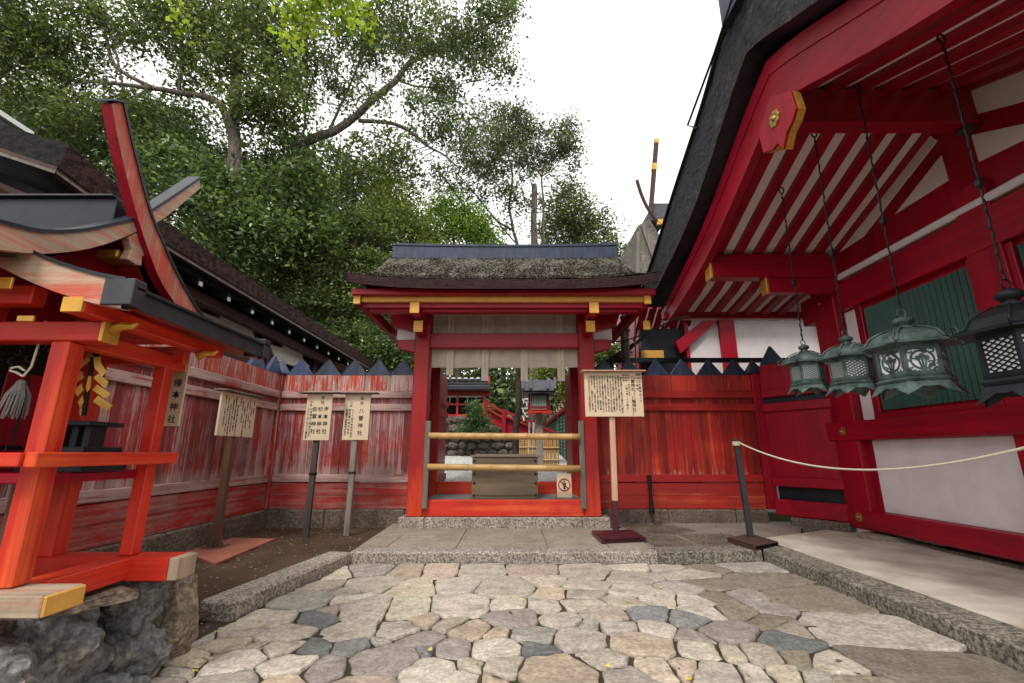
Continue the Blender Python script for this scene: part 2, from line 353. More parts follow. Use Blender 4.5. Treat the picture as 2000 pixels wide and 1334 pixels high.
# flagstones: irregular stones laid close together, one colour each
TANC = [(.47,.42,.355),(.51,.47,.41),(.42,.38,.33),(.54,.49,.42)]
CLS = {'t': TANC, 'g': [(.39,.37,.335),(.43,.405,.36)], 'd': [(.17,.18,.18),(.225,.23,.228)], 'o': [(.46,.38,.31),(.49,.42,.345)],
       'p': [(.34,.30,.275),(.31,.275,.255)], 'k': [(.235,.21,.165),(.27,.24,.19)]}
seeds = []
def cr(s, f):
    for q in s.split():
        a = q.split(','); u, v = f(float(a[0]), float(a[1])); p = PZ(u, v, 0); seeds.append((p.x, p.y, float(a[3]) if len(a) > 3 else .16, a[2]))
cr('''570,225,t,.12 715,210,p,.17 880,215,o,.13 1010,212,o,.13 1200,212,t,.17 1420,208,o,.18 1655,215,t,.2 1850,190,t,.12
510,275,t,.14 725,268,t,.24 610,300,g,.08 905,285,t,.19 1095,275,t,.2 1310,285,t,.27 1480,258,t,.13 1655,275,t,.18 1850,235,g,.17
440,340,g,.22 610,335,t,.09 570,385,t,.11 700,375,t,.25 870,370,t,.22 1105,362,t,.25 1320,360,t,.13 1500,305,o,.12 1640,310,t,.13 1850,300,t,.15 1470,362,g,.12 1650,355,t,.15 1825,345,t,.13 1960,330,t,.15
260,425,t,.22 180,470,t,.15 330,480,t,.15 480,415,d,.14 650,475,t,.16 745,520,g,.05 840,465,t,.16 955,435,o,.09 1060,445,t,.12 1150,465,o,.16 935,505,p,.15 1340,415,p,.18 1260,480,o,.09 1545,420,t,.15 1740,400,o,.17 1920,400,d,.15 1430,485,g,.17 1800,455,g,.14 1670,445,g,.07 1960,465,t,.13
90,535,o,.12 210,540,o,.06 320,550,t,.12 460,555,d,.12 645,540,d,.13 770,600,p,.24 960,560,d,.07 1075,555,p,.13 1265,550,t,.18 1440,555,d,.12 1630,505,t,.2 1900,530,o,.24
30,590,o,.12 130,605,t,.2 350,620,t,.2 530,630,p,.17 980,640,t,.19 1140,625,t,.12 1320,625,t,.17 1525,650,o,.27 1730,590,t,.18 1840,605,o,.07 1950,620,o,.15 1810,665,p,.14 1345,680,p,.08
150,680,g,.17 330,690,o,.14 680,700,o,.17 1090,680,t,.15 1180,690,g,.08 1260,690,o,.12''', lambda x, y: (400+x/2.222, 1020+y/2.222))
cr('''1300,1108,t,.12 1345,1122,t,.14 1380,1108,k,.1 1450,1102,g,.3 1340,1150,g,.12 1385,1140,k,.12 1500,1135,k,.3 1355,1175,t,.12 1405,1165,k,.12 1450,1165,p,.1
1600,1168,k,.42 1440,1195,k,.16 1385,1195,t,.12 1345,1210,d,.14 1500,1190,g,.12 1420,1232,p,.2 1500,1212,k,.14 1350,1240,p,.1 1545,1225,k,.1 1710,1235,g,.48 1365,1270,t,.16 1530,1255,d,.14
1430,1275,t,.1 1490,1280,t,.13 1560,1285,k,.12 1640,1300,t,.18 1820,1300,k,.46 1400,1312,t,.18 1470,1320,t,.14 1545,1325,t,.14 1340,1300,o,.15 1600,1335,g,.15 1700,1345,k,.2
380,1290,o,.14 340,1312,t,.14 300,1330,t,.15 365,1250,t,.12 300,1280,g,.14 240,1330,t,.2 440,1325,t,.15''', lambda x, y: (x, y))
yy = 2.75
while yy > -.9:
    xx = -2.5+rnd.random()*.3
    while xx < 3.3:
        x, y = xx+rnd.uniform(-.08, .08), yy+rnd.uniform(-.08, .08)
        if all((x-s[0])**2+(y-s[1])**2 > (.16+s[2]*.8)**2 for s in seeds): seeds.append((x, y, rnd.uniform(.1, .2), rnd.choice('tttgodpt')))
        xx += .33
    yy -= .3
def clip(poly, nx, ny, c):
    out = []
    for i in range(len(poly)):
        a, b = poly[i], poly[(i+1) % len(poly)]; da, db = nx*a[0]+ny*a[1]-c, nx*b[0]+ny*b[1]-c
        if da <= 0: out.append(a)
        if da*db < 0: t = da/(da-db); out.append((a[0]+(b[0]-a[0])*t, a[1]+(b[1]-a[1])*t))
    return out
def cells(seeds, bounds, gap):
    res = []
    for i, (x, y, r, k) in enumerate(seeds):
        poly = list(bounds)
        for j, (x2, y2, r2, _) in enumerate(seeds):
            if i == j: continue
            dx, dy = x2-x, y2-y; d = math.hypot(dx, dy)
            if d > 2.2 or d < 1e-6: continue
            off = (d*d+r*r-r2*r2)/(2*d)-gap
            nx, ny = dx/d, dy/d; poly = clip(poly, nx, ny, nx*x+ny*y+off)
            if len(poly) < 3: break
        if len(poly) >= 3: res.append((poly, k))
    return res
def area(p): return abs(sum(p[i][0]*p[(i+1) % len(p)][1]-p[(i+1) % len(p)][0]*p[i][1] for i in range(len(p))))/2
BND = [(-2.25, -1), (3.14, -1), (3.14, 6.05), (2.0, 5.93), (-1.95, 5.93), (-2.25, 4.0)]
pv = MB()
for poly, k in cells(seeds, BND, .0065):
    if area(poly) < .006: continue
    for _ in range(1):   # wear the corners round
        q = []
        for i in range(len(poly)):
            a, b = poly[i], poly[(i+1) % len(poly)]; c = .11
            q += [(a[0]+(b[0]-a[0])*c, a[1]+(b[1]-a[1])*c), (b[0]+(a[0]-b[0])*c, b[1]+(a[1]-b[1])*c)]
        poly = q
    # densify and roughen
    q = []
    for i in range(len(poly)):
        a, b = poly[i], poly[(i+1) % len(poly)]; n = max(1, int(math.hypot(b[0]-a[0], b[1]-a[1])/.045))
        q += [(a[0]+(b[0]-a[0])*t/n, a[1]+(b[1]-a[1])*t/n) for t in range(n)]
    poly = q; cx = sum(p[0] for p in poly)/len(poly); cy = sum(p[1] for p in poly)/len(poly)
    h = rnd.uniform(.0, .010); tx, ty = rnd.uniform(-.018, .018), rnd.uniform(-.018, .018); rad = math.sqrt(area(poly)/math.pi)
    seed = rnd.uniform(0, 100); rows = []
    rough = {'d': 2.2, 'p': 1.6, 'o': 1.2}.get(k, .8)*(.5 if k in 'k' else 1)
    for s_, dz in ((0.0, -.035), (.002, -.006), (.009, .0), (.03, .0015), (.4, .002), (.75, .002)):
        row = []
        for x, y in poly:
            d = math.hypot(x-cx, y-cy)+1e-6; sc = 1-(s_ if s_ < .1 else s_*d)/d if s_ < .1 else 1-s_
            jit = .020*mnoise.fractal(Vector((x*6, y*6, seed)), .75, 2.2, 4) if s_ < .1 else 0
            X, Y = cx+(x-cx)*(sc+jit/d), cy+(y-cy)*(sc+jit/d)
            Z = h+dz+tx*(X-cx)/rad*.6+ty*(Y-cy)/rad*.6+(.006*rough*mnoise.fractal(Vector((X*9, Y*9, seed)), .8, 2., 4) if dz >= 0 else 0)
            row.append(Vector((X, Y, Z)))
        rows.append(row+[row[0]])
    c = rnd.choice(CLS[k]); m_ = rnd.uniform(.85, 1.15)*1.08; pv.cur = (c[0]*m_, c[1]*m_*rnd.uniform(.98, 1.02), c[2]*m_*rnd.uniform(.95, 1.05), 1)
    pv.grid(rows); pv.add([p for p in rows[-1][:-1]], [tuple(range(len(poly)))])
pvo = pv.build('paving', 'paving', smooth=True, kind='structure')
# sprinkled pebbles and chips in the joints
def chips(name, n, region, z, r0, r1, mat, kind='stuff'):
    mb = MB()
    for _ in range(n):
        x, y = region(); r = rnd.uniform(r0, r1); a = rnd.random()*6; k = 5
        mb.lathe([(r*.9, -r*.3), (r, 0), (r*.55, r*rnd.uniform(.3, .7))], k, (x, y, z), a)
    o = mb.build(name, mat); o['kind'] = kind; return o
def reg_soil():
    while True:
        x, y = rnd.uniform(-4.3, -2.1), rnd.uniform(3.6, 8.3)
        if rnd.random() < .9: return x, y
chips('loose_gravel', 330, reg_soil, .055, .005, .017, 'rubble')
# platform in front of the gate
P = Vector
pl = MB(); GX = -.14
pl.box(-1.99, 1.79, 5.972, 6.23, -.03, .13)
pl.build('platform_edge_stone', 'granite', bevel=.018, kind='structure')
pl = MB()
a = PZ(688, 1064, .13)
for x0, x1, y0, y1 in ((-1.62, -.72, 6.236, 7.05), (-.713, .46, 6.236, 6.5), (-.713, .46, 6.507, 7.25), (.467, 1.25, 6.236, 7.25), (-1.62, -.72, 7.057, 7.79), (-.713, .46, 7.257, 7.79), (.467, 1.79, 7.257, 7.79), (1.257, 1.79, 6.236, 7.25)):
    pl.box(x0, x1, y0, y1, -.03, .128+rnd.uniform(-.003, .003))
pl.prism([(-1.99, 6.236, .127), (-1.627, 6.236, .127), (-1.627, 8.3, .127), (-2.05, 8.3, .127)], (0, 0, -.2))
pl.build('platform_slabs', 'slab_stone', bevel=.006, kind='structure')
pl = MB()
pl.prism([(1.797, 5.985, .126), (2.35, 6.03, .126), (2.35, 6.3, .126), (1.797, 6.23, .126)], (0, 0, -.2))
pl.prism([(2.357, 6.03, .125), (3.146, 6.14, .125), (3.146, 6.42, .125), (2.357, 6.3, .125)], (0, 0, -.2))
pl.build('edge_stone', 'granite_rough', bevel=.012, kind='structure')
sheet('cement_ground', [(1.797, 6.2), (3.6, 6.2), (5.2, 8.6), (1.797, 8.6)], .117, 'cement', n=50, amp=.006)
sl = MB()
for q in (((1.85, 6.32), (2.45, 6.38), (2.4, 7.1), (1.84, 7.3)), ((2.5, 6.4), (3.15, 6.5), (3.3, 7.3), (2.46, 7.2)), ((1.84, 7.36), (2.4, 7.18), (2.9, 7.6), (2.7, 8.1), (1.85, 8.15))):
    sl.prism([(x, y, .127) for x, y in q], (0, 0, -.1))
sl.build('paving_slabs', 'base_stone', bevel=.01, kind='structure')
kb = MB()
kb.prism([(3.15, 6.14, .13), (3.52, 6.42, .13), (3.52, 2.6, .13), (3.15, 2.6, .13)], (0, 0, -.2)); kb.box(3.15, 3.52, -1.2, 2.593, -.07, .13)
kb.build('kerb', 'granite_rough', bevel=.012, kind='structure')
sheet('concrete_floor', [(3.526, -1.2), (5.6, -1.2), (5.6, 8.0), (3.526, 6.9)], .124, 'concrete', n=30, amp=.004)
kb = MB(frame((-1.953, 5.955, 0), (-.312, -1.905, 0)))
kb.box(0, 1.93, -.0, -.3, -.05, .135); kb.build('kerb', 'granite', bevel=.022, kind='structure')
lf = T('fallen_leaf', 'small yellow fallen ginkgo leaves lying on the paving', 'leaf') if False else None
leafpos = [(835, 1268), (1023, 1172), (428, 1232), (1288, 1147), (1350, 1327), (512, 1208), (1182, 1300), (735, 1080), (387, 1308)]
for i, (u, v) in enumerate(leafpos):
    p = PZ(u, v, .028); mb = MB(frame(p, (math.cos(i*2.1), math.sin(i*2.1), .1))); mb.cur = (.72, .62, .10, 1)
    mb.add([(0, 0, 0)]+[(.03*math.cos(a), .03*math.sin(a), .006*math.sin(a*3)) for a in (-1.1, -.7, -.25, 0, .25, .7, 1.1)], [(0, k, k+1) for k in range(1, 7)])
    o = mb.build('fallen_leaf', 'leaf'); tag(o, 'tiny yellow leaf fallen on the flagstones', 'leaf', 'yellow leaves scattered on the flagstones')
# dry leaves and twigs lying about
mb = MB()
for _ in range(260):
    if rnd.random() < .55: x, y, z = rnd.uniform(-4.2, -2.4), rnd.uniform(3.8, 8.3), .07
    elif rnd.random() < .5: x, y, z = rnd.uniform(-2, 3.1), rnd.uniform(1.5, 5.9), .02
    else: x, y, z = rnd.uniform(1.9, 5.), rnd.uniform(6.4, 8.2), .135
    if z > .1 and x > 4.4: continue
    a = rnd.random()*6.3; L_ = rnd.uniform(.012, .035); c = rnd.choice(((.20, .11, .05), (.11, .06, .035), (.32, .24, .09), (.07, .05, .04))); mb.cur = (*c, 1)
    d = Vector((math.cos(a), math.sin(a), rnd.uniform(-.1, .3))); e = Vector((-d.y, d.x, .1))*rnd.uniform(.15, .5)
    o_ = Vector((x, y, z)); mb.add([o_-d*L_, o_+e*L_, o_+d*L_, o_-e*L_], [(0, 1, 2, 3)])
mb.build('leaf_litter', 'leaf', kind='stuff')
# ------------------------------------------------------------------ fences
def picket_cap(fr, xc, w, h, th, z, parent, mat='cap_metal', inset=.3):
    """pointed cap: a folded metal triangle over the head of a board"""
    mb = MB(fr); d = th/2
    mb.add([(xc-w/2, -d, z), (xc+w/2, -d, z), (xc+w/2, d, z), (xc-w/2, d, z), (xc-.008, -d*.6, z+h), (xc+.008, -d*.6, z+h), (xc+.008, d*.6, z+h), (xc-.008, d*.6, z+h)],
           [(0, 1, 5, 4), (1, 2, 6, 5), (2, 3, 7, 6), (3, 0, 4, 7), (4, 5, 6, 7), (0, 3, 2, 1)])
    for s in (-1, 1):   # rolled edges
        mb.tube([(xc+s*w/2, -d, z+.005), (xc+s*.008, -d*.6, z+h)], .006, 5)
    return mb.build('picket_cap', mat, parent)
def fence(label, p0, p1, ax, capx, mats, ground=.08, zs=None, tag_extra=None, cap_mats=None, planks=.145, capz=2.73, caph=.31, name='plank_fence', footing=True):
    p0, p1 = Vector((*p0, 0)), Vector((*p1, 0)); L = (p1-p0).length; fr = frame(p0, p1-p0)
    t = T(name, label, 'fence', ((p0+p1)/2+Vector((0, 0, ground))))
    top, plank, rail, skirt = mats
    mb = MB(fr); x = 0
    r2 = random.Random(int(L*100))
    while x < L-.01:   # tall upright planks, butted with hairline gaps
        g_ = r2.uniform(.1, 1); mb.cur = (g_, g_, g_, 1)
        w = min(planks*r2.uniform(.85, 1.15), L-x)
        mb.box(x+.002, x+w-.002, -.03+r2.uniform(-.004, .004), .02, .93, 2.06); x += w
    mb.build('planking', plank, t, bevel=.003)
    mb = MB(fr); n = max(1, round(L/.51)); w = L/n
    for i in range(n): g_ = r2.uniform(.2, .9); mb.cur = (g_, g_, g_, 1); mb.box(i*w+.003, (i+1)*w-.003, -.045+r2.uniform(-.003, .003), .02, 2.435, 2.735)
    mb.build('top_boards', top, t, bevel=.004)
    for z0, z1, d, nm in ((2.30, 2.43, .09, 'upper_rail'), (2.062, 2.19, .085, 'middle_rail'), (.80, .93, .075, 'lower_rail')):
        mb = MB(fr); mb.box(0, L, -d, d, z0, z1); mb.build(nm, rail, t, bevel=.008)
    mb = MB(fr); mb.cur = (.4, .4, .4, 1); mb.box(0, L, -.02, .015, 2.19, 2.30); mb.build('back_board', plank, t)
    mb = MB(fr); mb.box(0, L, -.05, .03, .575, .79); mb.box(0, L, -.048, .03, .345, .572); mb.build('skirt_board', skirt, t, bevel=.004)
    if footing:
        mb = MB(fr); x = 0
        while x < L-.01:
            w = min(r2.uniform(1.0, 1.5), L-x); mb.box(x+.004, x+w-.004, -.1+r2.uniform(-.01, .01), .1, -.05, .338); x += w
        mb.build('stone_footing', 'base_stone', t, bevel=.02)
    for i, (cx, mt) in enumerate(capx): picket_cap(fr, cx, .49, caph, .09, capz, t, mt)
    return t, fr, L
FY = 8.5
def fence_post(fr, x, t, mat, cap='cap_metal', w=.17, z1=2.76, y=0.):
    mb = MB(fr); mb.box(x-w/2, x+w/2, y-w/2, y+w/2, .34, z1); po_ = mb.build('post', mat, t, bevel=.008)
    mb = MB(fr); h = w/2+.05
    mb.add([(x-h, y-h, z1), (x+h, y-h, z1), (x+h, y+h, z1), (x-h, y+h, z1), (x, y, z1+.3)], [(0, 1, 4), (1, 2, 4), (2, 3, 4), (3, 0, 4), (0, 3, 2, 1)])
    mb.build('post_cap', cap, po_, bevel=.004)
XL, XR = -4.40, 4.60
tips = [PY(u, 735, FY).x for u in (587, 640, 692, 740, 787)]
x0 = XL+.1
t, fr, L = fence('weathered red plank fence left of the gate, behind the two narrow signs', (x0, FY), (-1.78, FY), 'X',
      [(c-x0, 'cap_metal' if i else 'cap_blue') for i, c in enumerate(tips)], ('top_board', 'plank_left', 'rail_X', 'skirt_X'))
fence_post(fr, -.1, t, 'fence_post', 'cap_blue')
t, fr, L = fence('long peeling red fence along the left side of the yard, behind the small shrine', (XL, 1.2), (XL, FY-.12), 'Y',
      [(7.0, 'cap_blue'), (6.45, 'cap_blue')], ('top_board', 'plank_left', 'rail_Y', 'skirt_Y'))
tips = [PY(u, 735, FY).x for u in (1180, 1228, 1282, 1332, 1385, 1434)]
x0 = 1.50
t, fr, L = fence('red plank fence right of the gate, behind the wide notice board', (x0, FY), (XR-.1, FY), 'X',
      [(c-x0, 'cap_metal') for c in tips], ('top_board_right', 'plank_right', 'rail_red_X', 'skirt_right'))
fence_post(fr, XR-x0, t, 'red_Z', 'cap_metal', .2)
# short wing joining the fence to the hall
a, b = Vector((XR+.07, FY-.1, 0)), Vector((5.28, 7.45, 0)); fr = frame(a, b-a); L = (b-a).length
t = T('wing_wall', 'plain dark red wing panel joining the right fence to the lantern hall', 'fence', (a+b)/2)
mb = MB(fr); mb.box(0, L, -.02, .02, .9, 2.06); mb.box(0, L, -.03, .02, 2.43, 2.9); mb.build('panel', 'red_Z', t, bevel=.004)
for z0, z1, d in ((2.29, 2.43, .08), (2.03, 2.18, .08), (.74, .9, .07)): mb = MB(fr); mb.box(0, L, -d, d, z0, z1); mb.build('rail', 'red_X', t, bevel=.01)
mb = MB(fr); mb.box(0, L, .0, .03, 2.18, 2.29); mb.box(0, L, .1, .12, .3, .74); mb.build('dark_backing', 'black_metal', t)
mb = MB(fr); mb.box(0, L, -.1, .06, .26, .52); mb.build('sill_beam', 'red_X', t, bevel=.02)
mb = MB(fr); mb.box(.25, L, -.14, .1, 0, .255); mb.build('stone_footing', 'base_stone', t, bevel=.02)
picket_cap(fr, .25, .42, .33, .09, 2.9, t)
# iron spout and stone in front of the right fence
t = T('drain_spout', 'thin black iron spout standing against the red fence with a pale stone', 'pipe', PY(1270, 1005, 8.32))
p = PY(1268, 930, 8.32); q = PY(1273, 1000, 8.32)
mb = MB(); mb.tube([p+Vector((0, 0, .02)), p.lerp(q, .3), p.lerp(q, .6), q], [.045, .03, .028, .05], 8); mb.build('pipe', 'iron', t)
mb = MB(); mb.lathe([(.06, 0), (.08, .1), (.055, .2), (.02, .24)], 8, (q.x+.05, 8.2, .1)); mb.build('stone_base', 'base_stone', t)
# ------------------------------------------------------------------ gate
GF = 7.85; GR = 9.15; PW = .27
xl, xr = -1.74, 1.465
gate = T('shrine_gate', 'small red shrine gate with thick bark roof, gold beam ends and open doorway', 'gate', (GX, 8.5, .13))
for sx, s in ((xl, 1), (xr, -1)):
    for yy_, nm in ((GF, 'post'), (GR, 'rear_post')):
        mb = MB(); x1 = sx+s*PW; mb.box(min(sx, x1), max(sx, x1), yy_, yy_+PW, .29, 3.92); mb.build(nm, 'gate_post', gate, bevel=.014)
mb = MB(); mb.box(-1.85, -1.43, 7.80, 8.25, .0, .288); mb.box(-1.424, 1.14, 7.795, 8.2, .0, .285); mb.box(1.146, 1.6, 7.80, 8.25, .0, .288); mb.box(-1.85, 1.6, 9.0, 9.6, .0, .284)
mb.build('foundation_stone', 'granite', gate, bevel=.015)
mb = MB(); mb.box(xl+PW, xr-PW, GF+.03, GF+.2, .289, .545); mb.build('threshold_beam', 'fresh_X', gate, bevel=.012)
mb = MB(); mb.box(xl+PW, xr-PW, GR+.05, GR+.2, .289, .76); mb.build('rear_threshold', 'fresh_X', gate, bevel=.012)
mb = MB(); mb.box(xl+PW, xr-PW, GF+.203, GR+.047, .50, .54); mb.build('deck', 'deck_wood', gate)
mb = MB(); mb.box(xl+PW, xr-PW, GF+.03, GF+.2, 3.139, 3.404); mb.build('lintel', 'red_X', gate, bevel=.012)
mb = MB(); mb.box(xl+PW, xr-PW, GR+.03, GR+.2, 3.3, 3.5); mb.build('rear_lintel', 'red_X', gate, bevel=.012)
# side walls between the front and rear posts, plank with rails
for sx, s in ((xl+.09, 1), (xr-.09, -1)):
    mb = MB(); y = GF+PW
    while y < GR-.01:
        w = min(.17, GR-y); mb.box(sx-.02, sx+.02, y+.001, y+w-.001, .93, 3.1); y += w
    mb.build('side_planking', 'red_Z', gate, bevel=.003)
    for z0, z1 in ((2.30, 2.43), (2.06, 2.19), (.8, .93), (.35, .79), (3.1, 3.3)):
        mb = MB(); mb.box(sx-.05, sx+.05, GF+PW, GR, z0, z1); mb.build('side_rail', 'red_Y', gate, bevel=.006)
    # open door leaf folded back behind the rear post
    mb = MB(); mb.box(sx+s*.1, sx+s*.14, GR+PW, GR+PW+1.1, .62, 3.0); mb.build('door_leaf', 'red_Z', gate, bevel=.006)
    for z0 in (2.33, 2.08, .75):
        mb = MB(); mb.box(sx+s*.14, sx+s*.18, GR+PW, GR+PW+1.1, z0, z0+.12); mb.build('door_rail', 'rail_red_Y', gate, bevel=.006)
# purlins and the yellow painted fascia
zf = lambda v, Y: PY(1000, v, Y).z
for Yp, nm in ((7.28, 'front_purlin'), (9.75, 'rear_purlin')):
    mb = MB(); mb.box(GX-2.28, GX+2.28, Yp, Yp+.16, zf(609, 7.28), zf(587, 7.28)+.03); mb.build(nm, 'red_X', gate, bevel=.012)
mb = MB(); mb.box(GX-2.36, GX+2.34, 7.12, 7.2, zf(589, 7.12), zf(575, 7.12)); mb.build('fascia_strip', 'yellow_paint', gate, bevel=.004)
mb = MB(); mb.box(GX-2.44, GX+2.42, 7.205, 7.26, zf(598, 7.12), zf(566, 7.12)+.05); mb.build('fascia_board', 'red_X', gate, bevel=.008)
mb = MB(); mb.box(GX-2.5, GX+2.5, 7.0, 7.25, zf(577, 7.0)+.02, zf(565, 7.0)+.02); mb.build('eave_board', 'red_X', gate, bevel=.008)
for x in (GX-2.42, GX+2.38):
    mb = MB(); mb.box(x-.055, x+.055, 7.06, 7.1, zf(593, 7.06), zf(570, 7.06)); mb.build('gold_cap', 'yellow_paint', gate, bevel=.004)
    mb = MB(); mb.box(x-.05, x+.05, 7.1, 9.9, zf(592, 7.06), zf(571, 7.06)); mb.build('verge_beam', 'red_Y', gate, bevel=.006)
# bracket arms on the posts with yellow ends
for sx in (xl+.12, xr-.12):
    for y0, v0, v1, uu in ((7.07, 611, 590, (809, 1161)), (7.42, 648, 626, (816, 1154))):
        x = PY(uu[0 if sx < 0 else 1], v0, y0).x
        z0, z1 = zf(v0, y0), zf(v1, y0)
        mb = MB(); mb.box(x-.075, x+.075, y0+.02, GF-.002, z0+.01, z1-.005); arm_ = mb.build('bracket_arm', 'red_Y', gate, bevel=.01)
        mb = MB(); mb.box(x-.078, x+.078, y0, y0+.018, z0, z1); mb.build('gold_cap', 'yellow_paint', arm_, bevel=.004)
    s = -1 if sx < 0 else 1
    mb = MB(); mb.prism([(sx+s*.1, GF+.05, 3.45), (sx+s*.55, GF+.05, 3.55), (sx+s*.62, GF+.05, 3.75), (sx+s*.62, GF+.05, 3.9), (sx+s*.1, GF+.05, 3.9)], (0, .16, 0)); mb.build('side_bracket', 'red_X', gate, bevel=.01)
    mb = MB(); mb.prism([(sx+s*.1, GF+.08, 3.05), (sx+s*.42, GF+.08, 3.12), (sx+s*.48, GF+.08, 3.3), (sx+s*.1, GF+.08, 3.3)], (0, .12, 0)); mb.build('side_bracket', 'red_X', gate, bevel=.01)
    mb = MB(); mb.box(*sorted((sx+s*.1, sx+s*.5)), GF+.22, GF+.24, 3.3, 3.85); mb.build('plaster_panel', 'soffit_white', gate)
mb = MB(); mb.box(xl, xr, GF+.02, GF+.22, 3.93, zf(587, 7.28)+.1); mb.build('head_beam', 'red_X', gate, bevel=.01)
mb = MB(); mb.box(xl, xr, GR+.02, GR+.22, 3.93, 4.3); mb.build('rear_head_beam', 'red_X', gate, bevel=.01)
# roof: thick bark shell, concave slopes, eaves rising at the corners
YR = 8.5
prof = [(6.9, 4.06), (7.2, 4.17), (7.6, 4.40), (8.0, 4.76), (8.3, 5.05), (8.5, 5.14), (8.7, 5.05), (9.0, 4.76), (9.4, 4.40), (9.8, 4.17), (10.1, 4.06)]
pr = smoothpath([(0, y, z) for y, z in prof], 3)
def roofrows(dz, wadd=0., up=.13, jit=0., n=48):
    rows = []
    for p in pr:
        e = min(1, abs(p.y-YR)/1.6); w = lerp(2.28, 2.58, e**2)+wadd; row = []
        for j in range(n+1):
            s = -1+2*j/n; zz = p.z+dz+up*abs(s)**4*e
            if jit: zz += jit*mnoise.fractal(Vector((s*9, p.y*4, 3.)), .9, 2., 4)
            row.append(Vector((GX+s*w, p.y, zz)))
        rows.append(row)
    return rows
top = roofrows(0, jit=.03); bot = roofrows(-.165, -.03)
mb = MB(); mb.grid(top); mb.build('roof', 'thatch', gate, smooth=True)
def skirt(a, b, mb):
    mb.grid([a, b])
mb = MB(); mid = roofrows(-.004)
dn = lambda r, dy: [p+Vector((0, dy, 0)) for p in r]
mb.grid([mid[0], dn(bot[0], .05)]); mb.grid([mid[-1], dn(bot[-1], -.05)])
for k in (0, -1): mb.grid([[r[k] for r in mid], [r[k] for r in bot]])
mb.build('roof_edge', 'bark_edge', gate)
mb = MB(); b2 = roofrows(-.17, -.03); mb.grid(b2); b3 = roofrows(-.2, -.05); mb.grid(b3); mb.build('soffit', 'red_Y', gate)
for k, s in ((0, -1), (-1, 1)):   # verge boards under the bark
    mb = MB(); e1 = [r[k]+Vector((-s*.12, 0, 0)) for r in b2][3:-3]; e2 = [p-Vector((0, 0, .2)) for p in e1]; mb.grid([e1, e2]); e3 = [p-Vector((s*.06, 0, 0)) for p in e2]; mb.grid([e2, e3]); mb.grid([e3, [p-Vector((s*.06, 0, 0)) for p in e1]])
    mb.build('verge_board', 'red_Y', gate)
for i in range(15):   # rafters
    x = GX-2.1+i*.3
    mb = MB(); pts = [(p.y, p.z-.2) for p in pr[2:-2]]
    mb.prism([(x, y, z) for y, z in pts]+[(x, y, z-.08) for y, z in reversed(pts)], (.07, 0, 0)); mb.build('rafter', 'red_Y', gate)
mb = MB(); rz = lambda s: .035*s*s
rows = []
for j in range(13):
    s = -1+j/6; x = GX+s*2.245; z = rz(s); rows.append([Vector((x, YR-.19, 5.02)), Vector((x, YR-.19, 5.15+z)), Vector((x, YR-.17, 5.17+z)), Vector((x, YR-.17, 5.31+z)), Vector((x, YR-.19, 5.315+z)), Vector((x, YR-.19, 5.36+z)), Vector((x, YR+.16, 5.36+z)), Vector((x, YR+.16, 5.02))])
mb.grid(rows); mb.add(rows[0], [tuple(range(8))]); mb.add(rows[-1], [tuple(range(8))]); mb.build('ridge_box', 'cap_metal', gate)
mb = MB(); mb.box(GX+2.25, GX+2.29, YR-.05, YR+.0, 5.2, 5.50); mb.build('ridge_peg', 'brown_wood', gate)
# roof moss tufts: tiny bark chips standing on the surface
# curtain
cu = T('shrine_curtain', 'pale two-tier cloth curtain with hanging strips inside the gate doorway', 'curtain', (GX, GF+.24, 3.9))
x0c, x1c = PY(845, 650, GF+.24).x, PY(1131, 650, GF+.24).x
mb = MB(); rows = []
zt, zm, zb = 3.92, PY(1000, 650, GF+.24).z, PY(1000, 718, GF+.24).z
for i in range(15):
    z = lerp(zt, zb, i/14); rows.append([Vector((lerp(x0c, x1c, j/80), GF+.25+.012*math.sin(j*.7+z*2)+.01*mnoise.noise(Vector((j*.13, z*2, 0))), z+.006*math.sin(j*.35))) for j in range(81)])
mb.grid(rows); mb.build('cloth', 'cloth', cu, smooth=True)
for u in (878, 947, 1024, 1096):
    x = PY(u, 740, GF+.24).x; mb = MB(); zl = PY(u, 744 if u != 878 else 733, GF+.22).z
    if u == 878: zl += .0
    for dx in (-.033, .033):
        rows = [[Vector((x+dx-.031, GF+.222, z)), Vector((x+dx, GF+.218, z)), Vector((x+dx+.031, GF+.222, z))] for z in (zt, 3.5, 3.2, zl)]
        mb.grid(rows)
    mb.build('hanging_strip', 'cloth_strip', cu)
# bamboo barrier
br = T('bamboo_barrier', 'two bamboo poles across the gate held by weathered grey uprights', 'barrier', (GX, GF-.05, .3))
for x in (xl+PW+.04, xr-PW-.02):
    z1 = PY(830, 822, GF-.05).z; mb = MB(); mb.box(x-.045, x+.045, GF-.06, GF-.003, .42, z1); mb.build('upright', 'grey_wood', br, bevel=.008)
def bamboo(p, q, r, nodes, parent=None):
    mb = MB(); p, q = Vector(p), Vector(q); pts = []; rad = []; ts = sorted(nodes); prev = 0
    pts.append(p); rad.append(r)
    for t_ in ts:
        for dt, k in ((-.006, 1.), (-.002, 1.13), (.001, 1.0), (.004, 1.10), (.008, .98)): pts.append(p.lerp(q, t_+dt)); rad.append(r*k)
    pts.append(q); rad.append(r); mb.tube(pts, rad, 12); o = mb.build('bamboo_pole', 'bamboo', parent, smooth=True)
    mb = MB()
    for t_ in ts: mb.tube([p.lerp(q, t_-.0012), p.lerp(q, t_+.0012)], r*1.06, 12)
    mb.build('node_rings', 'brown_wood', o); return o
p, q = PY(838, 851, GF-.12), PY(1132, 853, GF-.12); bamboo(p, q, .052, [.06, .14, .22, .3, .4, .5, .645, .79, .95], br)
p, q = PY(835, 912, GF-.12), PY(1133, 915, GF-.12); bamboo(p, q, .052, [.13, .26, .41, .58, .78], br)
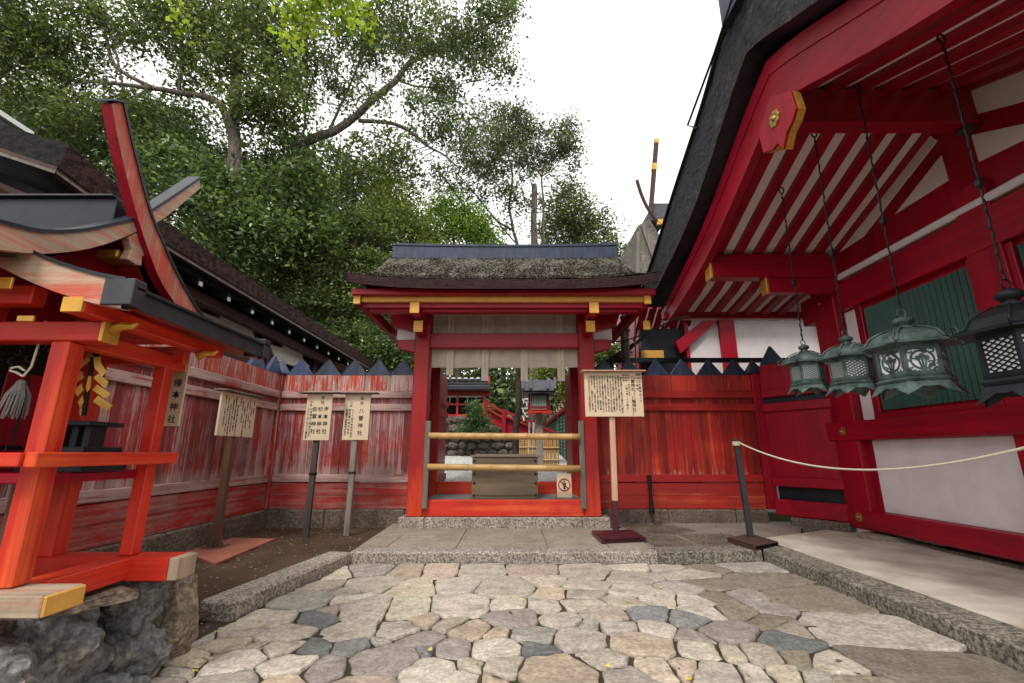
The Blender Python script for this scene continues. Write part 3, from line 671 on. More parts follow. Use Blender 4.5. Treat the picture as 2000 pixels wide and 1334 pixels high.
# offering box
ob = T('offering_box', 'weathered wooden offering box with black corner studs inside the gate', 'offering box', (-.15, 8.4, .54))
p0, p1 = PY(921, 973, 8.15), PY(1050, 893, 8.15); X0, X1, Z1 = p0.x, p1.x, p1.z
mb = MB(); mb.box(X0, X1, 8.15, 8.18, .541, Z1); mb.box(X0, X1, 8.62, 8.65, .541, Z1); mb.box(X0+.001, X0+.03, 8.181, 8.619, .541, Z1-.002); mb.box(X1-.03, X1-.001, 8.181, 8.619, .541, Z1-.002); mb.build('box_body', 'box_wood', ob, bevel=.004)
mb = MB(); mb.box(X0-.03, X1+.03, 8.13, 8.67, Z1+.001, Z1+.04); mb.build('top_frame', 'box_top', ob, bevel=.006)
mb = MB()
for i in range(9): mb.box(X0+.05, X1-.05, 8.17+i*.05, 8.2+i*.05, Z1+.041, Z1+.055)
mb.build('slats', 'box_top', ob)
mb = MB(); mb.box(X0+.02, X1-.02, 8.135, 8.148, .60, .605); mb.box(X0-.015, X1+.015, 8.12, 8.149, Z1-.13, Z1-.118); mb.build('batten', 'box_wood', ob)
mb = MB()
for x in (X0+.04, X1-.04):
    for z in (.6, .8, Z1-.28, Z1-.06): mb.lathe([(.022, 0), (.02, .01), (.01, .018)], 8, (0, 0, 0)); n_ = 24; mb.v[-n_:] = [Vector((x+q_.x, 8.149-q_.z, z+q_.y)) for q_ in mb.v[-n_:]]
mb.build('stud', 'iron', ob)
# no entry notice
ns = T('no_entry_sign', 'small wooden no-entry notice with red ring propped in the gateway', 'sign', (.9, 7.98, .54))
a_, b_ = PY(1087, 925, 8.1), PY(1117, 968, 8.1)
mb = MB(frame((0, 0, 0), (1, 0, 0))); X0, X1, Z1 = a_.x, b_.x, a_.z
mb.prism([(X0, 8.06, .56), (X1, 8.06, .56), (X1, 8.12, Z1), (X0, 8.12, Z1)], (0, .02, .0)); mb.build('face', 'board_face', ns, bevel=.003)
mb = MB(); mb.box(X0-.01, X1+.01, 8.02, 8.16, .541, .575); mb.build('foot', 'grey_wood', ns, bevel=.004)
fr = frame(((X0+X1)/2, 8.088, (Z1+.59)/2), (1, 0, 0), ez=(0, .15, 1)); 
mb = MB(fr); r = .105
n_ = 28
for k in range(n_):
    a0, a1 = 2*math.pi*k/n_, 2*math.pi*(k+1)/n_
    mb.add([(r*math.cos(a0), -.004, r*math.sin(a0)), (r*math.cos(a1), -.004, r*math.sin(a1)), (r*.83*math.cos(a1), -.004, r*.83*math.sin(a1)), (r*.83*math.cos(a0), -.004, r*.83*math.sin(a0))], [(0, 1, 2, 3)])
mb.add([(-.08, -.005, .062), (-.065, -.005, .076), (.08, -.005, -.062), (.065, -.005, -.076)], [(0, 1, 2, 3)]); mb.build('red_ring', 'red_ink', ns)
mb = MB(fr); hx = [(.015*math.cos(k*.785), -.0035, .058+.015*math.sin(k*.785)) for k in range(8)]; mb.add(hx, [tuple(range(8))])
mb.add([(-.03, -.0035, .035), (.03, -.0035, .035), (.03, -.0035, -.01), (.018, -.0035, -.01), (.014, -.0035, -.075), (.002, -.0035, -.075), (0, -.0035, -.03), (-.002, -.0035, -.075), (-.014, -.0035, -.075), (-.018, -.0035, -.01), (-.03, -.0035, -.01)], [tuple(range(11))]); mb.build('figure', 'ink', ns)
# ------------------------------------------------------------------ notice boards
def board(t, fr, w, h, roofw=None, roofmat='grey_wood', th=.03):
    mb = MB(fr); mb.box(-w/2, w/2, 0, th, 0, h); bo_ = mb.build('board', 'board_face', t, bevel=.004)
    rw = (roofw or w+.1)/2
    mb = MB(fr); mb.prism([(-rw, -.09, h+.004), (-rw, .1, h+.004), (-rw, .1, h+.028), (-rw, -.09, h+.02)], (2*rw, 0, 0)); mb.build('board_roof', roofmat, t, bevel=.003); return bo_
# two narrow signs on stakes
def narrow(label, u0, v0, top_uv, texts, Yb, w, zb, zt, cx):
    base = PZ(u0, v0, .05); t = T('shrine_name_sign', label, 'sign', base, 'narrow signs on stakes in the soil bed')
    topp = PY(*top_uv, Yb)
    mb = MB(); mb.beam(base-Vector((0, 0, .1)), (topp.x, Yb+.04, zt-.1), .09, .06, (0, 1, 0)); mb.build('stake', 'stake_wood' if u0 < 640 else 'stake_pale', t, bevel=.006)
    mb = MB(); p = base.lerp(Vector((topp.x, Yb+.04, zb)), .63)
    for k in range(3): mb.box(p.x-.052, p.x+.052, p.y-.037, p.y+.037, p.z+k*.014, p.z+.011+k*.014)
    mb.build('wire_binding', 'iron', t)
    fr = frame((cx, Yb-.02, zb), (1, 0, 0)); b_ = board(t, fr, w, zt-zb, w+.24); lettering(texts, fr, b_)
zb, zt = 1.50, 2.25; H = zt-zb
Yb = 7.42; cx = PY(622, 815, Yb).x
narrow('narrow wooden sign listing three shrine names, on the dark stake', 597, 1049, (617, 860), [
   ('末社', .055, H-.035, .062, .078), ('海本神社', .125, H-.21, .082, .118), ('杉本神社', .03, H-.21, .082, .118), ('佐軍神社', -.06, H-.21, .082, .118),
   ('奉献', -.13, H-.125, .036, .045), ('住友電気工業株式会社', -.118, H-.235, .04, .046), ('サンドリームホールディングス株式会社', -.165, H-.235, .034, .0268)], Yb, .415, zb, zt, cx)
Yb = 7.63; cx = PY(697, 815, Yb).x
narrow('narrow wooden sign with one four-character shrine name, on the pale stake', 677, 1045, (692, 858), [
   ('末社', .075, H-.035, .062, .078), ('八雷神社', .075, H-.23, .085, .12),
   ('奉献', -.1, H-.125, .036, .045), ('NTT西日本株式会社', -.068, H-.24, .04, .0475), ('関西電力株式会社', -.118, H-.24, .042, .053), ('関西電力送配電株式会社', -.168, H-.24, .038, .0395)], Yb, .43, zb+.01, zt+.02, cx)
# wide notice on a heavy painted foot
bz = .19; base = PZ(1203, 1043, bz); t = T('notice_board', 'wide wooden notice board full of small text on purple foot, right of the gate', 'sign', (base.x, base.y, .13))
mb = MB(); mb.prism([PZ(1155, 1036, .185), PZ(1175, 1054, .185), PZ(1262, 1050, .185), PZ(1235, 1034, .185)], (0, 0, -.058)); mb.build('foot', 'purple_paint', t, bevel=.006)
mb = MB(); mb.prism([PZ(1164, 1037, .215), PZ(1180, 1050, .215), PZ(1250, 1047, .215), PZ(1228, 1036, .215)], (0, 0, -.029)); mb.build('foot_block', 'purple_paint', t, bevel=.006)
topz = 1.83; tx_ = PY(1196, 815, base.y).x; pm = Vector((base.x, base.y, .216)).lerp(Vector((tx_, base.y, topz)), .26)
mb = MB(); mb.beam((base.x, base.y, .216), pm, .082, .06, (0, 1, 0)); mb.build('painted_post', 'purple_paint', t, bevel=.004)
mb = MB(); mb.beam(pm+Vector((0, 0, .001)), (tx_, base.y, 2.3), .08, .058, (0, 1, 0)); mb.build('post', 'pale_post', t, bevel=.004)
cx = PY(1197, 770, base.y).x; fr = frame((cx, base.y-.065, topz), (1, 0, 0)); H = 2.50-topz; W = .875
bd_ = board(t, fr, W, H, W+.09, 'pale_post')
BODY = ['御本社創建の古より春日山に鎮まる八大龍王の', '御神徳を仰ぎ奉り雷神を御祭神として祀られて', '天地の御恵みを授けて頂く大龍神と称えられ、', '願いを叶える八龍神と仰がれ、雨を授ける龍神の', '信仰、また神池から流れ出る水一帯は古く神仙境', '鳴る雷神の力を畏れ崇めて、春の野に恵みを', '行われ、その御神水は人々の暮らしを潤して人々', '神殿に伝わる雷神の御徳を仰ぎて拝殿にて奉る', '当社に祀る大神は水を司り、農耕の守護', '古社から奥山の水源へと続く神域であり', '御神徳は雨を司り、八大龍王のめぐみの大神', '御守を授かり、八龍神社は八柱の雷の神', '人々に安らぎを与え下さり大神様の御神徳を頂く']
colsx = [('春日五大龍神めぐり', .40, H-.02, .040, .05), ('第四番拝所', .363, H-.02, .040, .055), ('八雷神社〈八龍神社〉', .295, H-.05, .062, .0605), ('はちらいじんじゃ', .328, H-.05, .02, .032),
         ('例祭日　四月十五日', .235, H-.03, .034, .037), ('御祭神　八雷大神〈八大龍王〉', .197, H-.03, .034, .041), ('御由緒', .157, H-.03, .034, .04)]
for i, s_ in enumerate(BODY): colsx.append((s_, .118-i*.0405, H-.05-(0.02 if i == 0 else 0), .031, (H-.12)/max(len(s_), 19)))
lettering(colsx[:-1], fr, bd_); lettering([colsx[-1]], fr, bd_, 'red_ink', 'red_line')
# side-facing notice on a steel plate
base = PZ(420, 1068, .075); t = T('notice_board', 'tall text notice board on rusty post and steel plate beside the left fence', 'sign', base)
mb = MB(); mb.prism([PZ(360, 1077, .072), PZ(455, 1050, .072), PZ(537, 1052, .072), PZ(420, 1100, .072)], (0, 0, -.035)); mb.build('steel_plate', 'rust_plate', t, bevel=.004)
mb = MB(); mb.box(base.x-.13, base.x+.13, base.y-.13, base.y+.13, .073, .082); mb.build('foot_flange', 'rust_post', t)
mb = MB(); mb.box(base.x-.042, base.x+.042, base.y-.05, base.y+.05, .083, 2.0); mb.build('post', 'rust_post', t, bevel=.004)
mb = MB()
for a0 in range(4):
    d = Vector((math.cos(a0*math.pi/2), math.sin(a0*math.pi/2), 0)); mb.prism([base+d*.045+Vector((0, 0, .01)), base+d*.12+Vector((0, 0, .01)), base+d*.045+Vector((0, 0, .17))], d.cross(Vector((0, 0, 1)))*.012)
mb.build('gusset', 'rust_post', t)
zb_ = 1.53; fr = frame((base.x+.06, base.y, zb_), (0, 1, 0), ey=(-1, 0, 0)); W, H = .86, .60
fr = Matrix((Vector((0, 1, 0)), Vector((-1, 0, 0)), Vector((0, 0, 1)))).transposed().to_4x4(); fr.translation = Vector((base.x+.06, base.y, zb_))
bd_ = board(t, fr, W, H, W+.1)
cols = []; txt = ['末社　御祭神', '海本神社　大物主神', '杉本神社　大山咋神', '佐軍神社　布津之霊大神', '八雷神社　八雷大神の御祭神', '栗柄神社　火酢芹命', '例祭日', '春日の杜に鎮まる末社の神々は古くより', '御神徳を仰がれ地域の守護神として崇敬を', '集め安産息災の神と仰がれて今日に至る', '家内安全商売繁盛の御神徳を', '願いて参詣する人々の絶えぬ', '御社なり。皆様の御参拝を']
for i, s_ in enumerate(txt): cols.append((s_, .37-i*.058, H-.05-(.10 if i % 3 == 1 else .03*(i % 2)), .036, min(.036, (H-.14)/len(s_))))
lettering(cols, fr, bd_)
# rope barrier
bz = .19; t = T('rope_stanchion', 'leaning grey steel rope stanchion on folded base plate near the kerb', 'stanchion', (3.2, 6.6, .12))
q = [PZ(1420, 1050, .185), PZ(1475, 1066, .185), PZ(1520, 1058, .185), PZ(1466, 1042, .185)]
mb = MB(); mb.prism(q, (0, 0, -.012)); mb.prism([q[0], q[1], q[1]-Vector((0, 0, .058)), q[0]-Vector((0, 0, .058))], (0.01, .01, 0)); mb.prism([q[2], q[3], q[3]-Vector((0, 0, .058)), q[2]-Vector((0, 0, .058))], (-.01, -.01, 0)); mb.build('base_plate', 'brown_wood', t, bevel=.002)
pb = PZ(1466, 1048, .187); pt = PY(1437, 857, pb.y)
mb = MB(); mb.beam(pb, pt, .075, .06, (0, 1, 0)); mb.build('post', 'grey_metal', t, bevel=.006)
mb = MB()
for k in range(3): mb.tube([pt+Vector((.05*math.cos(a*.7854), .05*math.sin(a*.7854), -.09+k*.02)) for a in range(9)], .009, 5, cap=False)
rope0 = pt+Vector((.03, -.04, -.06)); rope1 = PX(2050, 862, 3.62)
mb.build('rope_knot', 'rope', t)
mb = MB(); mb.tube(arc(rope0, rope1, .27, 40), .011, 6); o = mb.build('rope', 'rope', smooth=True); tag(o, 'thin cream rope sagging from the steel stanchion across the right side', 'rope')
# ------------------------------------------------------------------ right hall with hanging lanterns
WX = 5.35
hall = T('lantern_hall', 'big red hall on the right with deep bark eaves, green shutters and white panels', 'building', (6.5, 4.5, 0))
def wallbox(name, y0, y1, z0, z1, mat, d=.0, back=.3, bev=.008):
    mb = MB(); mb.box(WX-d, WX+back, y0, y1, z0, z1); return mb.build(name, mat, hall, bevel=bev)
wallbox('wall', .0, 7.3, .2, 4.9, 'red_Z', 0., .25, 0)
wallbox('side_wall', 7.15, 7.3, .2, 4.3, 'red_Z', -.26, 4.5, 0)
mb = MB(); mb.prism([(WX+.01, -1., 4.0), (WX+.01, 7.2, 4.0), (WX+.01, 7.2, 4.5), (WX+.01, 4.5, 5.7), (WX+.01, 1.8, 4.5), (WX+.01, -1., 4.2)], (.2, 0, 0)); mb.build('gable_wall', 'red_Y', hall)
wallbox('corner_post', 6.96, 7.46, .2, 4.4, 'red_Z', .14)
wallbox('post', 4.46, 4.84, .2, 4.3, 'red_Z', .10); wallbox('post', 1.7, 2.1, .2, 4.3, 'red_Z', .10)
wallbox('bottom_beam', -1., 7.50, .22, .48, 'red_Y', .17, bev=.03)
wallbox('middle_beam', -1., 7.72, 1.49, 1.775, 'red_Y', .17, bev=.015)
wallbox('window_sill', 4.85, 6.62, 1.776, 1.86, 'red_Y', .1); wallbox('window_sill', 2.1, 4.45, 1.776, 1.86, 'red_Y', .1)
wallbox('tie_beam', -1., 7.80, 3.50, 3.95, 'red_Y', .12, bev=.012)
wallbox('white_moulding', -1., 6.94, 4.00, 4.10, 'plaster', .11, bev=.02)
for y0, y1 in ((4.84, 6.86), (2.1, 4.45)):
    wallbox('plaster_panel', y0, y1, .482, 1.488, 'plaster', .012, .02)
wallbox('plaster_strip', 6.73, 6.94, 1.78, 3.49, 'plaster', .012, .02)
for y0, y1 in ((4.90, 6.54), (2.2, 4.40)):
    mb = MB(); n = int((y1-y0)/.075)
    for i in range(n): y = y0+(y1-y0)*i/n; mb.prism([(WX-.01, y, 1.9), (WX-.045, y+.0375, 1.9), (WX-.01, y+.073, 1.9)], (0, 0, 1.52))
    mb.build('shutter', 'shutter_green', hall)
    for q in ((y0-.07, y0), (y1, y1+.07)): wallbox('window_frame', q[0], q[1], 1.86, 3.49, 'red_Z', .06)
for poly in ([(1628, 500), (1795, 255), (1800, 268), (1818, 266), (1829, 274), (1686, 462)], [(1748, 418), (1838, 303), (1852, 352)],
             [(1888, 180), (2030, 124), (2030, 190), (1886, 228)], [(1897, 264), (2030, 235), (2030, 258), (1912, 316)]):
    mb = MB(); mb.prism([PX(u, v, WX-.012) for u, v in poly], (.02, 0, 0)); mb.build('plaster_panel', 'plaster', hall)
def rosette(p, ax, r, parent):
    """gilt nail cover: petals round a boss; ax = outward direction (-X or -Y)"""
    z = Vector(ax); x = Vector((0, 0, 1)); y = z.cross(x); m = Matrix((x, y, z)).transposed().to_4x4(); m.translation = p
    mb = MB(m); mb.lathe([(r, 0), (r, .006), (r*.8, .014), (r*.4, .012), (r*.35, .022), (r*.12, .04)], 12)
    for k in range(8): a = k*math.pi/4; mb.lathe([(r*.3, .0), (r*.28, .012), (r*.1, .016)], 8, (r*.85*math.cos(a), r*.85*math.sin(a), 0))
    return mb.build('gilt_rosette', 'brass', parent, smooth=False)
for u, v, d in ((1678, 1010, .172), (1646, 843, .172), (1603, 593, .122)): rosette(PX(u, v, WX-d), (-1, 0, 0), .06, hall)
mb = MB(); mb.box(WX-.05, WX+.3, -1, 6.2, -.02, .16); mb.build('foundation', 'base_stone', hall, bevel=.02)
mb = MB(); mb.lathe([(.32, 0), (.33, .03), (.25, .06)], 14, (5.3, 6.9, .12)); mb.build('footing_stone', 'slab_stone', hall)
mb = MB(); mb.box(WX+.5, 9.5, .1, 7.1, .2, 4.4); mb.build('hall_core', 'dark_wood', hall)
# rafters under the eaves
RF = [(4.5, 5.43), (5.6, 4.97), (6.85, 4.46), (7.8, 4.14), (8.85, 3.93)]
mir = lambda tab: [(9-y, z) for y, z in reversed(tab)]
raf = RF; full = mir(RF)[:-1]+RF
x = 3.32; k = 0
while x < 5.35:
    mb = MB()
    for tab in (RF, mir(RF)):
        mb.prism([(x, y, z) for y, z in tab]+[(x, y, z+.15) for y, z in reversed(tab)], (.14, 0, 0))
    mb.build('rafter', 'red_Y', hall); x += .327
rows = [[Vector((xx, y, z+.085)) for xx in (3.1, 9.2)] for y, z in full]; mb = MB(); mb.grid(rows); mb.grid([[p+Vector((0, 0, .06)) for p in r] for r in rows]); mb.build('ceiling_boards', 'soffit_white', hall)
for y0, tag_ in ((6.80, 1), (2.0, 0)):
    mb = MB(); mb.box(3.24, WX, y0, y0+.2, 4.05, 4.455); pu_ = mb.build('purlin', 'red_X', hall, bevel=.01)
    mb = MB(); mb.box(4.12, WX, y0+.02, y0+.18, 3.80, 4.046); mb.build('purlin_bracket', 'red_X', hall, bevel=.01)
    mb = MB(); mb.box(3.20, 3.238, y0-.005, y0+.205, 4.04, 4.46); mb.build('gold_cap', 'gold', pu_, bevel=.006)
    mb = MB(); mb.box(4.08, 4.118, y0+.015, y0+.185, 3.79, 4.05); mb.build('gold_cap', 'gold', hall, bevel=.006)
mb = MB(); mb.box(3.3, WX, 4.40, 4.6, 4.97, 5.425); mb.build('ridge_purlin', 'red_X', hall, bevel=.01)
mb = MB(); mb.box(5.2, WX, 4.42, 4.58, 4.90, 5.2); mb.build('beam_nose', 'brown_wood', hall, bevel=.03)
for y0, z0 in ((8.65, 3.82), (.15, 3.82)):
    mb = MB(); mb.box(3.05, 9.2, y0, y0+.16, z0+.1, z0+.24); mb.build('eave_batten', 'red_X', hall, bevel=.01)
# barge board following the gable
bo = smoothpath([(0, 4.5, 5.93), (0, 5.07, 5.70), (0, 6.44, 4.98), (0, 7.7, 4.5), (0, 8.95, 4.12)], 5)
bi = smoothpath([(0, 4.5, 5.33), (0, 4.98, 5.08), (0, 6.41, 4.42), (0, 7.68, 4.04), (0, 8.85, 3.80)], 5)
for s in (1, -1):
    f_ = lambda p, X: Vector((X, 4.5+s*(p.y-4.5), p.z))
    mb = MB(); n = len(bo)
    ring = [f_(p, 3.10) for p in bo]; ri = [f_(p, 3.10) for p in bi]; ro2 = [f_(p, 3.22) for p in bo]; ri2 = [f_(p, 3.22) for p in bi]
    mb.grid([ring, ri]); mb.grid([ri, ri2]); mb.grid([ri2, ro2]); mb.grid([ro2, ring]); mb.add([ring[-1], ri[-1], ri2[-1], ro2[-1]], [(0, 1, 2, 3)])
    mb.build('barge_board', 'red_Y', hall)
    # thin raised lip along the board
    mb = MB(); lip = [f_(a.lerp(b, .36), 3.085) for a, b in zip(bo, bi)]; lo = [f_(a.lerp(b, .02), 3.085) for a, b in zip(bo, bi)]
    mb.grid([lo, lip]); mb.grid([lip, [p+Vector((.015, 0, 0)) for p in lip]]); mb.grid([lo, [p+Vector((.015, 0, 0)) for p in lo]]); mb.build('barge_lip', 'red_Y', hall)
# bark roof shell
tb = smoothpath([(0, 4.5, 6.04), (0, 4.82, 5.90), (0, 5.40, 5.56), (0, 6.41, 5.04), (0, 7.6, 4.66), (0, 9.15, 4.32)], 5)
tt = smoothpath([(0, 4.5, 6.86), (0, 5.06, 6.66), (0, 5.75, 6.28), (0, 7.05, 5.72), (0, 8.4, 5.08), (0, 9.5, 4.66)], 5)
for s in (1, -1):
    g = lambda p, X: Vector((X, 4.5+s*(p.y-4.5), p.z))
    mb = MB(); mb.grid([[g(p, X) for p in tt] for X in (2.85, 4, 6, 9.2)]); mb.build('roof', 'thatch', hall)
    mb = MB(); a_ = [g(p, 2.85) for p in tt]; b_ = [g(p, 2.86) for p in tb]; nn = 6
    rows = []
    for q in range(nn+1):
        row = []
        for i in range(len(a_)):
            p = a_[i].lerp(b_[i], q/nn); p.x += .035*mnoise.fractal(Vector((p.y*6, p.z*9, s)), .9, 2., 4)*(1 if 0 < q < nn else .3); row.append(p)
        rows.append(row)
    mb.grid(rows); mb.grid([[g(tt[-1], X) for X in (2.85, 5, 9.2)], [g(tb[-1], X) for X in (2.86, 5, 9.2)]]); mb.build('roof_edge', 'bark_dark', hall, smooth=True)
    mb = MB(); mb.grid([[g(p, X) for p in tb] for X in (2.86, 3.16, 9.2)]); mb.build('underside_boards', 'black_metal', hall)
    mb = MB(); mb.tube([g(p, 2.83)+Vector((0, 0, .02)) for p in tt], .03, 6); mb.build('roof_lip', 'iron', hall, smooth=True)
mb = MB(); mb.box(2.75, 9.2, 4.25, 4.75, 6.7, 7.25); mb.build('ridge_box', 'cap_metal', hall)
# gable pendant
pt_ = [(650, 408), (738, 384), (762, 455), (748, 505), (722, 560), (708, 628), (685, 603), (664, 630), (625, 643), (612, 590), (609, 550), (636, 470)]
pp = [PX(1200+x_*.4648, y_*.4648, 3.02) for x_, y_ in pt_]
mb = MB(); mb.prism(pp, (.03, 0, 0)); gp_ = mb.build('gable_pendant', 'red_Z', hall, bevel=.004)
mb = MB(); mb.prism([p+Vector((.031, 0, 0)) for p in pp], (.08, 0, 0)); mb.build('pendant_gilding', 'gold', gp_)
rosette(PX(1513, 232, 3.018), (-1, 0, 0), .09, gp_)
# rain pipes and bracket along the verge
mb = MB(); mb.tube([PX(1439, -30, 2.75), PX(1395, 105, 2.75), PX(1343, 245, 2.75), PX(1362, 250, 2.83)], .018, 6); mb.build('verge_rod', 'iron', hall)
# ------------------------------------------------------------------ bronze lanterns
def lantern(label, u, v_bot, vhook, uhook, R, mat, style, scale_h=1.):
    X = 3.8; base = PX(u, v_bot, X); hook = PX(uhook, vhook, X)
    t = T('hanging_lantern', label, 'lantern', base, 'metal lanterns hanging in a row under the eave'); r0 = math.pi/6+.12
    o = base; H = R*scale_h
    zb = .50*H; z0 = zb+.17*H; z1 = z0+1.0*H; z2 = z1+.14*H; z3 = z2+.58*H
    hexv = lambda r, z, k: Vector((r*math.cos(r0+k*math.pi/3), r*math.sin(r0+k*math.pi/3), z))+o
    # skirt with scalloped feet
    mb = MB()
    for k in range(6):
        A, B = hexv(1.02*R, zb, k), hexv(1.02*R, zb, k+1); C, D = hexv(1.33*R, 0, k), hexv(1.33*R, 0, k+1)
        n = 12; top_ = [A.lerp(B, j/n) for j in range(n+1)]
        low = []
        for j in range(n+1):
            f = j/n; e = 1-.62*(math.sin(f*math.pi)**.8)+.10*abs(math.sin(f*math.pi*3)); low.append(A.lerp(B, f).lerp(C.lerp(D, f), e))
        mb.grid([top_, low]); mb.grid([[p*.0+p+Vector((0, 0, .0)) for p in top_], [p+(o+Vector((0, 0, .2*H))-p).normalized()*.012 for p in low]])
    mb.build('skirt', mat, t)
    mb = MB(); mb.lathe([(.2*R, zb-.01), (1.08*R, zb-.01), (1.12*R, zb+.03*H), (1.04*R, zb+.06*H), (1.0*R, z0-.02), (1.03*R, z0), (.2*R, z0)], 6, o, r0); mb.build('base_tray', mat, t)
    # lined body and openwork
    mb = MB(); mb.lathe([(.90*R, z0), (.90*R, z1)], 6, o, r0); mb.build('paper_lining', 'paper' if mat == 'bronze' else 'paper', t)
    for k in range(6):
        A, B = hexv(.97*R, z0, k), hexv(.97*R, z0, k+1); w = (B-A).length; hh = z1-z0
        ex = (B-A).normalized(); nrm = ((A+B)/2-o); nrm.z = 0; nrm.normalize(); m = Matrix((ex, nrm, Vector((0, 0, 1)))).transposed().to_4x4(); m.translation = A
        mb = MB(m); b_ = .10*R; d0, d1 = -.05*R, .0
        mb.box(0, b_, d0, d1, 0, hh); mb.box(w-b_, w, d0, d1, 0, hh); mb.box(b_, w-b_, d0, d1, 0, .12*R); mb.box(b_, w-b_, d0, d1, hh-.16*R, hh)
        bf_ = mb.build('body_frame', mat, t)
        x0, x1, y0, y1 = b_, w-b_, .12*R, hh-.16*R; cx, cy = (x0+x1)/2, (y0+y1)/2
        mb = MB(m)
        def strip(p, q, wd):
            p, q = Vector((p[0], -.03*R, p[1])), Vector((q[0], -.03*R, q[1])); d = (q-p); nn_ = Vector((-d.z, 0, d.x)).normalized()*wd/2
            mb.add([p-nn_, p+nn_, q+nn_, q-nn_], [(0, 1, 2, 3)])
        if style == 'diamond':
            st = .19*R; n = int((x1-x0+y1-y0)/st)+2
            for i in range(-n, n):
                for sg in (1, -1):
                    a = [(x0, None)]; pts_ = []
                    # line y = sg*.62*(x-cx)+cy+i*st*.75
                    def yy(xx): return sg*.62*(xx-cx)+cy+i*st*.75
                    xa, xb = x0, x1; ya, yb = yy(xa), yy(xb)
                    lo_, hi_ = y0, y1
                    def cl(xa, ya, xb, yb):
                        for lim, up_ in ((lo_, 0), (hi_, 1)):
                            oa = (ya > lim) if up_ else (ya < lim); ob_ = (yb > lim) if up_ else (yb < lim)
                            if oa and ob_: return None
                            if oa: xa += (lim-ya)/(yb-ya)*(xb-xa); ya = lim
                            elif ob_: xb = xa+(lim-ya)/(yb-ya)*(xb-xa); yb = lim
                        return xa, ya, xb, yb
                    c_ = cl(xa, ya, xb, yb)
                    if c_: strip((c_[0], c_[1]), (c_[2], c_[3]), .046*R)
        else:
            r_ = .30*R; N = 20
            for i in range(N):
                a0, a1 = 2*math.pi*i/N, 2*math.pi*(i+1)/N
                strip((cx+r_*math.cos(a0), cy+r_*math.sin(a0)), (cx+r_*math.cos(a1), cy+r_*math.sin(a1)), .06*R)
            for a_c in (0, .9, -.9):   # hanging blossom crest
                c0 = (cx+.11*R*math.sin(a_c*1.6), cy+.04*R+.08*R*math.cos(a_c*1.6))
                mb.add([Vector((c0[0]+.085*R*math.cos(q*.7854), -.028*R, c0[1]+.085*R*math.sin(q*.7854))) for q in range(8)], [tuple(range(8))])
                strip(c0, (cx+.05*a_c*R, cy-.26*R), .05*R)
            rr = random.Random(k*7+3)
            for i in range(34):    # leafy scrollwork around the ring
                px_, py_ = rr.uniform(x0, x1), rr.uniform(y0, y1)
                if math.hypot(px_-cx, py_-cy) < r_: continue
                a0 = rr.random()*6.3; L_ = .05*R; pr_ = (px_, py_)
                for j in range(5):
                    nx_ = (min(x1, max(x0, pr_[0]+L_*math.cos(a0))), min(y1, max(y0, pr_[1]+L_*math.sin(a0)))); strip(pr_, nx_, .045*R); pr_ = nx_; a0 += .7
        if mb.v: mb.build('openwork', mat, bf_)
    # roof: six concave panels with ribs, rim and curled tips
    mb = MB(); prof_ = [(.98*R, z1), (1.05*R, z1+.02*H), (1.36*R, z1+.04*H), (1.36*R, z1+.075*H), (1.16*R, z2+.02*H), (1.0*R, z2+.26*H), (.72*R, z2+.42*H), (.36*R, z2+.54*H), (.30*R, z3)]
    mb.lathe(prof_, 6, o, r0); lr_ = mb.build('lantern_roof', mat, t)
    for k in range(6):
        mb = MB(); pts_ = [hexv(r_+.01, z_+.01, k) for r_, z_ in prof_[3:8]]; mb.tube(pts_, .035*R, 5)
        tip = hexv(1.36*R, z1+.06*H, k); d = (tip-o); d.z = 0; d.normalize()
        c_ = tip+d*.10*R+Vector((0, 0, .14*R))
        mb.tube([tip]+[c_+d*.15*R*math.sin(a)*(1-.04*i)-Vector((0, 0, .16*R*math.cos(a)))*(1-.04*i) for i, a in enumerate([.2, .8, 1.4, 2., 2.7, 3.4, 4.1])], [.03*R]*6+[.02*R]*2, 5)
        mb.build('roof_rib', mat, lr_, smooth=True)
    mb = MB(); mb.lathe([(.30*R, z3-.02), (.34*R, z3+.03*H), (.18*R, z3+.08*H), (.20*R, z3+.12*H), (.31*R, z3+.2*H), (.32*R, z3+.3*H), (.2*R, z3+.38*H), (.04*R, z3+.44*H)], 14, o); mb.build('finial', mat, t, smooth=True)
    zt_ = z3+.44*H; rr_ = .15*R
    mb = MB(); cc = o+Vector((0, 0, zt_+rr_*.8)); mb.tube([cc+Vector((rr_*math.cos(a*.524), 0, rr_*math.sin(a*.524))) for a in range(13)], .03*R, 5, cap=False); mb.build('ring', mat, t, smooth=True)
    start = cc+Vector((0, 0, rr_)); mb = MB(); n = 60; pts_, rad = [], []
    for i in range(n+1):
        f = i/n; pts_.append(start.lerp(hook, f)+Vector((.006*math.sin(i*1.9), 0, 0))); rad.append(.007 if i % 2 else .0115)
        if i in (22, 23): rad[-1] = .03
    mb.tube(pts_, rad, 5); mb.tube([hook+Vector((.035*math.cos(a*.7854), 0, .05+.05*math.sin(a*.7854))) for a in range(9)], .009, 5, cap=False)
    mb.build('chain', 'iron', t)
    return t
lantern('smallest bronze lantern with diamond lattice, hanging furthest left', 1584, 770, 378, 1527, .20, 'bronze', 'diamond', 1.15)
lantern('small bronze lattice lantern second from the left, before a red post', 1672, 772, 268, 1591, .215, 'bronze', 'diamond', 1.12)
lantern('largest green bronze lantern with round flower crests before the shutter', 1796, 776, 178, 1676, .283, 'bronze', 'crest', .98)
lantern('black metal lantern cut off by the right edge of the photo', 2030, 790, 85, 1841, .262, 'dark_bronze', 'diamond', 1.2)
